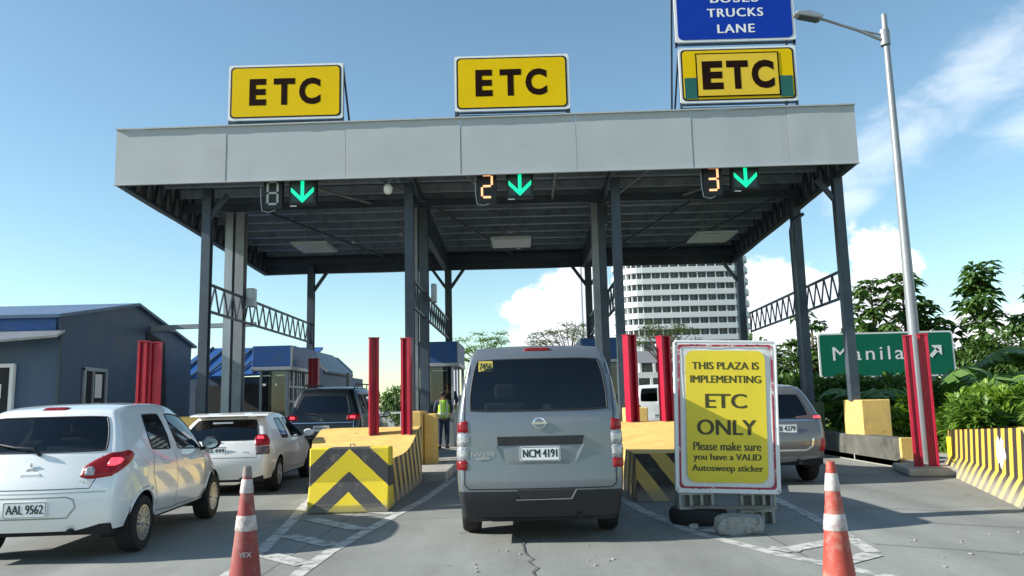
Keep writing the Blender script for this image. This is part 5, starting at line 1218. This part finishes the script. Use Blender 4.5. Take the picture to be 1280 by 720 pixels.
class LF:
    """fast leaf collector"""
    def __init__(s): s.v = []; s.f = []
    def leaf(s, p, d, l, w, droop=.25, n3=None):
        d = d.normalized(); u = Vector((0, 0, 1)) if n3 is None else n3
        a = d.cross(u)
        if a.length < .05: a = d.cross(Vector((1, 0, 0)))
        a.normalize(); up = a.cross(d); m = p + d * l * .5 + up * l * .06; e = p + d * l - Vector((0, 0, l * droop)); i = len(s.v)
        s.v += [p, m - a * w / 2 - up * w * .12, e, m + a * w / 2 - up * w * .12]; s.f += [(i, i + 1, i + 2, i + 3)]
    def build(s, name, m, parent):
        off = Vector(rootof(parent).location); me = bpy.data.meshes.new(name); me.from_pydata([v - off for v in s.v], [], s.f); me.materials.append(m)
        o = bpy.data.objects.new(name, me); COL.objects.link(o); o.parent = parent; return o
def rdir(zmin=-1, zmax=1):
    z = rnd(zmin, zmax); a = rnd(0, 2 * pi); r = sqrt(1 - z * z); return Vector((r * cos(a), r * sin(a), z))

def bush(x, y, z0, rx, ry, h, n, m, label, ll=.22, group='shrubs behind the right island', lumps=9, cat='shrub', name='shrub'):
    t = thing(name, label, cat, (x, y, 0), 0, group); lf = LF(); st = MB()
    cs = []
    for i in range(lumps):
        a = rnd(0, 2 * pi); q = sqrt(rnd(0, 1)); cs.append((Vector((x + rx * .75 * q * cos(a), y + ry * .75 * q * sin(a), z0 + rnd(.25, .8) * h)), rnd(.28, .5)))
    for c, k in cs:
        r = Vector((rx * k, ry * k, h * k * .62)); st.tube([(x + rnd(-.2, .2), y, z0), c], [.04, .015], 5)
        for j in range(n // lumps):
            d = rdir(-.6, 1); q = rnd(.45, 1.05) ** .5; p = c + Vector((d.x * r.x, d.y * r.y, d.z * r.z)) * q
            if p.z < z0: continue
            lf.leaf(p, (d + rdir() * .9), ll * rnd(.6, 1.4), ll * .42 * rnd(.7, 1.3))
    st.build('stem', M_bark, t); lf.build('foliage', m, t); return t

def rosette_tree(x, y, h, r, n, m, label, ll=.5, name='tree', group='trees behind the green road sign', lean=0, crown0=.35):
    t = thing(name, label, 'tree', (x, y, 0), 0, group); tr = MB(); lf = LF()
    top = Vector((x + lean, y, h * .9)); tr.tube([(x, y, 0), (x + lean * .4, y, h * .45), top], [.13, .10, .04], 8)
    for i in range(n):
        u = i / max(1, n - 1); z = h * (crown0 + (1 - crown0) * u); rr = r * (1 - .7 * max(0, u - .35) / .65) * rnd(.15, 1.1); z += rnd(-.25, .25) * (1 - u); a = i * 2.4 + rnd(-.4, .4)
        b0 = Vector((x + lean * u, y, z - rr * .5)); e = Vector((x + lean * u + rr * cos(a), y + rr * sin(a), z))
        tr.tube([b0, b0.lerp(e, .6) + Vector((0, 0, -.05 * rr)), e], [.03, .02, .012], 5)
        for sub in range(3):
            c = e + rdir(-.9, 1) * .34 if sub else e
            for k in range(10):
                aa = 2 * pi * k / 10 + rnd(-.3, .3); d = Vector((cos(aa), sin(aa), rnd(-.25, .55))); lf.leaf(c, d, ll * 1.15 * rnd(.75, 1.2), ll * .46 * rnd(.8, 1.2), .38)
    tr.build('trunk', M_bark, t, smooth=True); lf.build('crown', m, t); return t

def banana(x, y, h, n, label, seed, group='banana plants among the shrubs', L0=2.4):
    random.seed(seed); t = thing('banana_plant', label, 'banana plant', (x, y, 0), 0, group)
    b = MB(); b.tube([(x, y, 0), (x + .05, y, h * .5), (x, y, h * .8)], [.16, .13, .08], 10); b.build('trunk', mat('banana_stem', (.14, .16, .06), .6, vary=.3, vscale=5), t, smooth=True)
    for i in range(n):
        a = i * 2.4 + rnd(-.3, .3); up = rnd(.5, 1.25); Ln = L0 * rnd(.8, 1.15); p = Vector((x, y, h * .78)); d = Vector((cos(a), sin(a), up)).normalized(); v = []; f = []; rib = []
        N_ = 22
        for k in range(N_ + 1):
            rib.append(p.copy()); p = p + d * Ln / N_; d = (d + Vector((0, 0, -.052 * (1 + k * .07)))).normalized()
        for s in (-1, 1):
            k = 3
            while k < N_:
                q = min(N_, k + random.choice((1, 2, 2, 3))); dr = rnd(.05, .35)
                wd = [.36 * sin(pi * min(1, (kk - 2) / (N_ - 1.5))) ** .55 + .02 for kk in (k, q)]
                idx = len(v)
                side = (rib[q] - rib[k]).cross(Vector((0, 0, 1))).normalized() * s; fw = (rib[q] - rib[k]).normalized()
                v += [rib[k], rib[q], rib[q] + side * wd[1] + fw * .05 - Vector((0, 0, dr * wd[1] * 2)), rib[k] + side * wd[0] + fw * .07 - Vector((0, 0, dr * wd[0] * 2))]
                f.append((idx, idx + 1, idx + 2, idx + 3)); k = q
        m = MB(); m.add(v, f); o = m.build('leaf', L_ban, t, fix=False)
        r_ = MB(); r_.tube(rib[::3] + [rib[-1]], [.035 * (1 - j / 9) + .004 for j in range(len(rib[::3]) + 1)], 5, cap=False); r_.build('midrib', L_lime, o)
    return t
random.seed(31)
# front hedge row, right of the low wall
rows = [(8.75, 18.4, .8, .8, 1.35, L_lime, 'lime green shrub just right of the tall yellow plinth'), (9.2, 16.9, .9, .8, 1.25, L_mid, 'leafy shrub behind the red beams of the lamp post'), (10.4, 17.6, 1.0, .8, 1.5, L_lime, 'bright green shrub right of the red beams below the road sign'),
        (10.6, 15.6, 1.1, .9, 1.35, L_mid, 'broad green shrub behind the left end of the striped barrier'), (12.4, 16.6, 1.2, 1.0, 1.6, L_lime, 'sunlit shrub behind the middle of the striped barrier'), (13.2, 19.5, 1.8, 1.4, 1.9, L_mid, 'green shrub at the right edge behind the striped barrier'),
        (11.0, 27, 2.0, 1.4, 2.0, L_dark, 'dark shrub under the left half of the Manila sign'), (8.9, 27.5, 1.2, 1.2, 1.7, L_mid, 'shrub seen between the right canopy columns'), (13.8, 28, 2.0, 1.3, 1.95, L_mid, 'shrub directly below the word on the Manila sign'),
        (19.0, 32.5, 1.9, 1.5, 3.6, L_dark, 'tall dark shrub just right of the Manila sign'), (20.4, 31, 2.4, 1.8, 3.9, L_dark, 'tall dark shrub behind the banana plants'), (23.5, 31, 2.4, 1.8, 4.2, L_dark, 'tall dark shrub at the right picture edge'),
        (15.5, 36, 2.6, 2, 4.3, L_dark, 'dark thicket tree crown rising over the right end of the Manila sign'), (12.0, 37, 2.4, 2, 4.0, L_dark, 'dark thicket behind the left half of the Manila sign'), (10.2, 33, 1.2, 1.2, 2.2, L_dark, 'dark shrub left of the Manila sign behind the columns')]
for (x, y, rx, ry, h, m, lab) in rows: bush(x, y, 0, rx, ry, h * 1.0, 3600, m, lab, ll=.26 if m is not L_dark else .34, lumps=12)
rosette_tree(14.9, 34, 6.1, 1.5, 24, L_dark, 'loose leafed tree left of the lamp post above the green road sign', ll=.42, crown0=.45)
rosette_tree(16.7, 35, 6.5, 1.5, 26, L_dark, 'dense leafed tree just right of the lamp post above the green road sign', ll=.45, crown0=.42)
rosette_tree(19.5, 34, 6.55, 1.35, 22, L_dark, 'tall conical big leafed tree above the banana plants', ll=.55, crown0=.42)
rosette_tree(18.0, 36, 5.2, 1.0, 14, L_dark, 'small dark big leafed tree between the two taller trees', ll=.55, crown0=.5)
rosette_tree(22.7, 34, 6.9, 1.6, 20, L_dark, 'big leafed tree cut by the right edge of the picture', ll=.6, crown0=.5)
rosette_tree(13.0, 36, 4.9, 1.1, 10, L_dark, 'thin tree peeping over the left end of the green road sign', ll=.42, crown0=.55)
banana(11.0, 18.6, 1.9, 9, 'banana plant with torn leaves leaning left near the end of the road sign', 5, L0=1.7); banana(12.6, 19.4, 2.5, 10, 'tall banana plant at the right edge of the picture', 8, L0=2.0); banana(10.2, 16.9, 1.0, 8, 'low banana plant with a pale drooping leaf behind the striped barrier', 11, L0=1.2); banana(10.2, 24.5, 1.5, 7, 'small banana plant behind the tall yellow plinth', 14, L0=1.5)
random.seed(77)
# feathery trees on the skyline
def feather_tree(x, y, h, r, label, m=L_pale, n=34, th=.10):
    t = thing('spreading_tree', label, 'tree', (x, y, 0), 0, 'far trees on the skyline'); tr = MB(); lf = LF(); tr.tube([(x, y, 0), (x, y, h * .55)], [.22, .15], 7)
    for i in range(n):
        a = i * 2.4; q = sqrt(rnd(.03, 1)); e = Vector((x + r * q * cos(a), y + r * q * sin(a) * .7, h * (1 - .22 * q * q) - rnd(0, .16) * h)); tr.tube([(x, y, h * .5), Vector((x, y, h * .5)).lerp(e, .5) + Vector((0, 0, .25)), e], [.07, .04, .02], 5)
        for k in range(90):
            d = rdir(-.4, .5); p = e + Vector((d.x * r * .26, d.y * r * .26, d.z * h * .075)) * rnd(.2, 1); lf.leaf(p, rdir(-.2, .3), .24 * rnd(.6, 1.3), th * rnd(.7, 1.3))
    tr.build('trunk', M_bark, t); lf.build('crown', m, t)
feather_tree(-2.6, 60, 6.9, 2.6, 'spreading green tree on the skyline left above the silver van', L_mid, 26); feather_tree(3.6, 60, 7.6, 3.3, 'airy tree on the skyline above the roof of the silver van at the right', L_pale, 26); feather_tree(10.5, 60, 7.6, 2.8, 'airy tree in front of the lower floors of the curved hotel', L_pale, 24)
random.seed(41)
for (x, y, rx, h, lab) in ((-7.0, 46, 1.6, 2.6, 'round dark shrub beyond the white rail fence, left one'), (-5.0, 47, 1.3, 2.3, 'round dark shrub beyond the white rail fence, middle one'), (-3.4, 47, 1.3, 2.0, 'round dark shrub beyond the white rail fence, right one'), (9.6, 48, 1.6, 2.4, 'dark shrub beyond the lanes between the board and the columns')):
    bush(x, y, 0, rx, 1.2, h, 1500, L_dark, lab, ll=.3, group='shrubs beyond the plaza', lumps=7)
bush(7.85, 14.25, .02, .38, .25, .38, 260, L_mid, 'small weed growing at the kerb beside the striped barrier', ll=.13, group=None, lumps=5, cat='weed', name='weed')
lf = LF(); random.seed(55)
for i in range(26000):
    y = 12 + 24 * rnd(0, 1) ** .8; x = 8.6 + rnd(0, 1) * (y * .55); p = Vector((x, y, -.03)); lf.leaf(p, Vector((rnd(-.4, .4), rnd(-.4, .4), 1)), rnd(.2, .55), .04, .1, Vector((rnd(-1, 1), rnd(-1, 1), 0)))
me = bpy.data.meshes.new('grass'); me.from_pydata(lf.v, [], lf.f); me.materials.append(L_lime); o = bpy.data.objects.new('grass', me); COL.objects.link(o); tag(o, 'rough green grass behind the right island wall', 'grass', kind='stuff')

# ------------------------------------------------------------------ people
def skin_chain(name, verts, edges, m, parent, root=0, lev=2):
    me = bpy.data.meshes.new(name); me.from_pydata([v[:3] for v in verts], edges, []); o = bpy.data.objects.new(name, me); COL.objects.link(o)
    md = o.modifiers.new('skin', 'SKIN'); md.use_smooth_shade = True
    for i, v in enumerate(verts):
        sv = me.skin_vertices[0].data[i]; r = v[3]; sv.radius = r if hasattr(r, '__len__') else (r, r); sv.use_root = (i == root)
    ss = o.modifiers.new('sub', 'SUBSURF'); ss.levels = ss.render_levels = lev
    dg = bpy.context.evaluated_depsgraph_get(); m2 = bpy.data.meshes.new_from_object(o.evaluated_get(dg)); bpy.data.objects.remove(o)
    m2.materials.clear(); m2.materials.append(m)
    for p in m2.polygons: p.use_smooth = True; p.material_index = 0
    o = bpy.data.objects.new(name, m2); COL.objects.link(o); o.parent = parent; return o
M_skin = mat('skin', (.30, .16, .10), .55); M_jean = mat('dark_jeans', (.02, .035, .07), .85, vary=.2, vscale=8); M_vest = mat('hi_vis_vest', (.42, .72, .06), .6, vary=.1, vscale=8); M_shirt = mat('dark_shirt', (.03, .05, .08), .85, vary=.2); M_hair = mat('black_hair', (.01, .01, .01), .6); M_strip = mat('vest_strip', (.6, .62, .6), .4)
def person(x, y, z, rz, label, H=1.66, vest=True, arms=0):
    t = thing('person', label, 'person', (x, y, z), rz); k = H / 1.7
    def S(l): return [(a * k, b * k, c * k, tuple(q * k for q in r) if hasattr(r, '__len__') else r * k) for a, b, c, r in l]
    f = -1 if arms else 0
    body = S([(0, 0, .93, (.15, .11)), (0, .0, 1.08, (.14, .10)), (0, .0, 1.25, (.165, .11)), (0, .0, 1.38, (.14, .095)), (0, .01, 1.46, .055), (0, .02, 1.53, .06), (0, .03, 1.60, .088), (0, .03, 1.67, .075),
              (.19, 0, 1.385, .058), (.25, .02, 1.12, .045), (.22, .20, .98, .036), (.21, .27, .96, .03),
              (-.19, 0, 1.385, .058), (-.26, 0, 1.12, .045), (-.23, .16, .95, .036), (-.22, .23, .93, .03),
              (.09, 0, .84, .095), (.10, .0, .48, .062), (.10, -.02, .09, .042), (.10, .12, .035, .035),
              (-.09, 0, .84, .095), (-.11, .02, .48, .062), (-.12, .0, .09, .042), (-.12, .14, .035, .035)])
    ed = [(0, 1), (1, 2), (2, 3), (3, 4), (4, 5), (5, 6), (6, 7), (3, 8), (8, 9), (9, 10), (10, 11), (3, 12), (12, 13), (13, 14), (14, 15), (0, 16), (16, 17), (17, 18), (18, 19), (0, 20), (20, 21), (21, 22), (22, 23)]
    skin_chain('body', body, ed, M_skin, t)
    tr = S([(0, 0, .95, (.165, .125)), (.09, 0, .84, .108), (.10, 0, .48, .078), (.10, -.02, .10, .06), (-.09, 0, .84, .108), (-.11, .02, .48, .078), (-.12, 0, .10, .06)]); skin_chain('trousers', tr, [(0, 1), (1, 2), (2, 3), (0, 4), (4, 5), (5, 6)], M_jean, t)
    sh = S([(0, 0, .92, (.165, .125)), (0, 0, 1.10, (.155, .115)), (0, 0, 1.26, (.18, .125)), (0, 0, 1.40, (.15, .105)), (.19, 0, 1.385, .075), (.245, .015, 1.16, .062), (.23, .12, 1.04, .05), (-.19, 0, 1.385, .075), (-.255, 0, 1.16, .062), (-.24, .08, 1.03, .05)])
    skin_chain('shirt', sh, [(0, 1), (1, 2), (2, 3), (3, 4), (4, 5), (5, 6), (3, 7), (7, 8), (8, 9)], M_shirt, t)
    if vest:
        v = S([(0, 0, .84, (.20, .155)), (0, 0, 1.06, (.19, .145)), (0, 0, 1.28, (.215, .155)), (0, 0, 1.47, (.17, .12))]); vo = skin_chain('safety_vest', v, [(0, 1), (1, 2), (2, 3)], M_vest, t)
        b = MB()
        for zz in (1.0,): b.lathe([(.205 * k, zz * k), (.205 * k, (zz + .05) * k)], 20, Matrix.Diagonal((1, .78, 1, 1)))
        for s in (-1, 1): b.beam((s * .08 * k, -.162 * k, .92 * k), (s * .09 * k, -.150 * k, 1.40 * k), .04, .006, up=(0, 1, 0))
        b.build('reflective_strip', M_strip, vo, local=True)
    hd = S([(0, .005, 1.545, .05), (0, .015, 1.61, .100), (0, .02, 1.68, .086)]); skin_chain('hair', hd, [(0, 1), (1, 2)], M_hair, t)
    # face and hands
    b = MB(); b.prism([(-.012 * k, .118 * k, 1.575 * k), (.012 * k, .118 * k, 1.575 * k), (0, .112 * k, 1.62 * k)], (0, .02 * k, 0)); b.build('nose', M_skin, t, local=True)
    for s in (-1, 1):
        b = MB(); b.lathe([(.001, -.01 * k), (.01 * k, 0), (.001, .01 * k)], 8, Matrix.Translation((s * .03 * k, .115 * k, 1.61 * k))); b.build('eye', M_hair, t, local=True)
        b = MB(); b.lathe([(.001, -.03 * k), (.016 * k, 0), (.001, .03 * k)], 8, Matrix.Translation((s * .092 * k, .03 * k, 1.60 * k))); b.build('ear', M_skin, t, local=True)
        hx, hy, hz = (.21, .27, .96) if s > 0 else (-.22, .23, .93)
        vs = [(hx, hy - .01, hz, .03), (hx, hy + .04, hz, .032), (hx, hy + .075, hz - .005, .028)]; es = [(0, 1), (1, 2)]
        for q in range(4):
            i0 = len(vs); fx = hx + (q - 1.5) * .019; l = (.07, .08, .075, .06)[q]; vs += [(fx, hy + .09, hz - .01, .009), (fx, hy + .09 + l * .5, hz - .022, .008), (fx, hy + .09 + l * .8, hz - .05, .007)]; es += [(2, i0), (i0, i0 + 1), (i0 + 1, i0 + 2)]
        i0 = len(vs); vs += [(hx - s * .035, hy + .04, hz - .015, .011), (hx - s * .05, hy + .075, hz - .03, .009)]; es += [(1, i0), (i0, i0 + 1)]
        skin_chain('hand', S(vs), es, M_skin, t, lev=1)
    for s, fy in ((.10, .05), (-.12, .07)):
        b = MB(); b.prism([(s - .045, fy - .13, 0), (s + .045, fy - .13, 0), (s + .055, fy + .10, 0), (s, fy + .15, 0), (s - .055, fy + .10, 0)], (0, 0, .075)); b.build('shoe', M_black, t, local=True, bevel=.02)
    return t
person(-2.28, 23.4, .16, R(12), 'worker in lime green safety vest and dark jeans, back turned, beside the toll booth', 1.64)
person(-2.25, 24.75, .42, R(180), 'attendant in a dark shirt standing inside the toll booth behind the worker', 1.64, vest=False)

# ------------------------------------------------------------------ sky, sun, camera
EL, AZ = 28.0, 9.0                      # sun low from the left (-X), a touch behind the camera
sun = bpy.data.lights.new('sun', 'SUN'); sun.energy = 4.6; sun.angle = R(.53); sun.color = (1, .95, .87)
so = bpy.data.objects.new('sun', sun); COL.objects.link(so)
dirv = Vector((cos(R(EL)) * cos(R(AZ)), cos(R(EL)) * sin(R(AZ)), -sin(R(EL)))); so.rotation_euler = dirv.to_track_quat('-Z', 'Y').to_euler()
w = bpy.data.worlds.new('World'); scene.world = w; w.use_nodes = True; nt = w.node_tree; N = nt.nodes; L = nt.links
bg = N['Background']; sky = N.new('ShaderNodeTexSky'); sky.sky_type = 'NISHITA'; sky.sun_disc = False; sky.sun_elevation = R(EL)
sky.sun_rotation = atan2(-dirv.x, -dirv.y); sky.altitude = 50; sky.air_density = 1.0; sky.dust_density = .25; sky.ozone_density = 1.5
tc = N.new('ShaderNodeTexCoord'); sp = N.new('ShaderNodeSeparateXYZ'); L.new(tc.outputs['Generated'], sp.inputs[0])
def Mth(op, a, b=None, c=None, clamp=False):
    n = N.new('ShaderNodeMath'); n.operation = op; n.use_clamp = clamp
    for i, v in enumerate((a, b, c)):
        if v is None: continue
        if isinstance(v, (int, float)): n.inputs[i].default_value = v
        else: L.new(v, n.inputs[i])
    return n.outputs[0]
az = Mth('MULTIPLY', Mth('ARCTAN2', sp.outputs[0], sp.outputs[1]), 180 / pi); el = Mth('MULTIPLY', Mth('ARCSINE', sp.outputs[2]), 180 / pi)
cv = N.new('ShaderNodeCombineXYZ'); L.new(az, cv.inputs[0]); L.new(el, cv.inputs[1])
def wn(scale, det, rough, st=(1, 1, 1), dist=0):
    mp = N.new('ShaderNodeMapping'); mp.inputs['Scale'].default_value = st; L.new(cv.outputs[0], mp.inputs[0]); n = N.new('ShaderNodeTexNoise'); n.inputs['Scale'].default_value = scale; n.inputs['Detail'].default_value = det; n.inputs['Roughness'].default_value = rough; n.inputs['Distortion'].default_value = dist; L.new(mp.outputs[0], n.inputs[0]); return n.outputs[0]
n_c = wn(.32, 10, .58, (1, 1.25, 1)); n_w = wn(.16, 9, .60, (1, 1.9, 1), .4)
def blob(a0, e0, ra, re, rot=0):
    da = Mth('SUBTRACT', az, a0); de = Mth('SUBTRACT', el, e0); c, s = cos(R(rot)), sin(R(rot))
    p = Mth('ADD', Mth('MULTIPLY', da, c), Mth('MULTIPLY', de, s)); q = Mth('SUBTRACT', Mth('MULTIPLY', de, c), Mth('MULTIPLY', da, s))
    d = Mth('SQRT', Mth('ADD', Mth('POWER', Mth('ABSOLUTE', Mth('DIVIDE', p, ra)), 2), Mth('POWER', Mth('ABSOLUTE', Mth('DIVIDE', q, re)), 2))); return Mth('SUBTRACT', 1, d)
def mx_(l):
    r = l[0]
    for v in l[1:]: r = Mth('MAXIMUM', r, v)
    return r
cum = mx_([blob(3.5, 4.5, 5.5, 5.5), blob(1.0, 6.5, 3, 2.0), blob(4, 8, 3.5, 2.5), blob(9, 4, 6, 5), blob(20, 3, 8, 7), blob(24.2, 7.5, 2.6, 4.5), blob(17, 7, 4, 3.5), blob(31, 3, 6, 2.5), blob(-60, 6, 12, 5), blob(70, 8, 15, 8), blob(130, 10, 25, 8), blob(-130, 9, 20, 7), blob(180, 12, 20, 6)])
wsp = mx_([blob(26, 16, 8.5, 3.0, 22), blob(32, 20, 6, 3.2, 25), blob(34, 15.5, 6, 2.2, 5), blob(23, 12.5, 3, 1.5, 10), blob(100, 30, 30, 9), blob(-100, 35, 30, 7)])
ss_ = N.new('ShaderNodeMapRange'); ss_.interpolation_type = 'SMOOTHSTEP'; L.new(Mth('ADD', cum, Mth('MULTIPLY', Mth('SUBTRACT', n_c, .5), 1.5)), ss_.inputs[0]); ss_.inputs[1].default_value = .10; ss_.inputs[2].default_value = .34
s2_ = N.new('ShaderNodeMapRange'); s2_.interpolation_type = 'SMOOTHSTEP'; L.new(Mth('ADD', wsp, Mth('MULTIPLY', Mth('SUBTRACT', n_w, .5), 2.0)), s2_.inputs[0]); s2_.inputs[1].default_value = .12; s2_.inputs[2].default_value = 1.05; s2_.inputs[4].default_value = .5
n_s = wn(.22, 8, .6); shd = N.new('ShaderNodeMapRange'); L.new(n_s, shd.inputs[0]); shd.inputs[1].default_value = .35; shd.inputs[2].default_value = .62
cc = N.new('ShaderNodeMix'); cc.data_type = 'RGBA'; L.new(shd.outputs[0], cc.inputs[0]); CL = 7.2; cc.inputs[6].default_value = (CL * .74, CL * .82, CL * .93, 1); cc.inputs[7].default_value = (CL * 1.0, CL * 1.0, CL * 1.02, 1)
gam = N.new('ShaderNodeMix'); gam.data_type = 'RGBA'; L.new(ss_.outputs[0], gam.inputs[0]); tint = N.new('ShaderNodeVectorMath'); tint.operation = 'MULTIPLY'; tint.inputs[1].default_value = (.93, 1.06, 1.0); L.new(sky.outputs[0], tint.inputs[0]); L.new(tint.outputs[0], gam.inputs[6]); L.new(cc.outputs[2], gam.inputs[7])
g2 = N.new('ShaderNodeMix'); g2.data_type = 'RGBA'; L.new(s2_.outputs[0], g2.inputs[0]); L.new(gam.outputs[2], g2.inputs[6]); g2.inputs[7].default_value = (CL * .92, CL * .98, CL * 1.05, 1)
L.new(g2.outputs[2], bg.inputs[0]); bg.inputs[1].default_value = .097

cam = bpy.data.cameras.new('camera'); co = bpy.data.objects.new('camera', cam); COL.objects.link(co); scene.camera = co
cam.sensor_width = 36; cam.lens = 36 * 1005 / 1280; cam.clip_start = .05; cam.clip_end = 4000
co.matrix_world = Matrix.Translation((0, 0, 1.42)) @ Matrix.Rotation(R(.55), 4, 'Z') @ Matrix.Rotation(R(90 + 8.1), 4, 'X') @ Matrix.Rotation(R(-1.35), 4, 'Z')
scene.view_settings.view_transform = 'Standard'; scene.view_settings.look = 'None'; scene.view_settings.exposure = 0.95; scene.view_settings.gamma = 1
scene.render.engine = 'CYCLES'
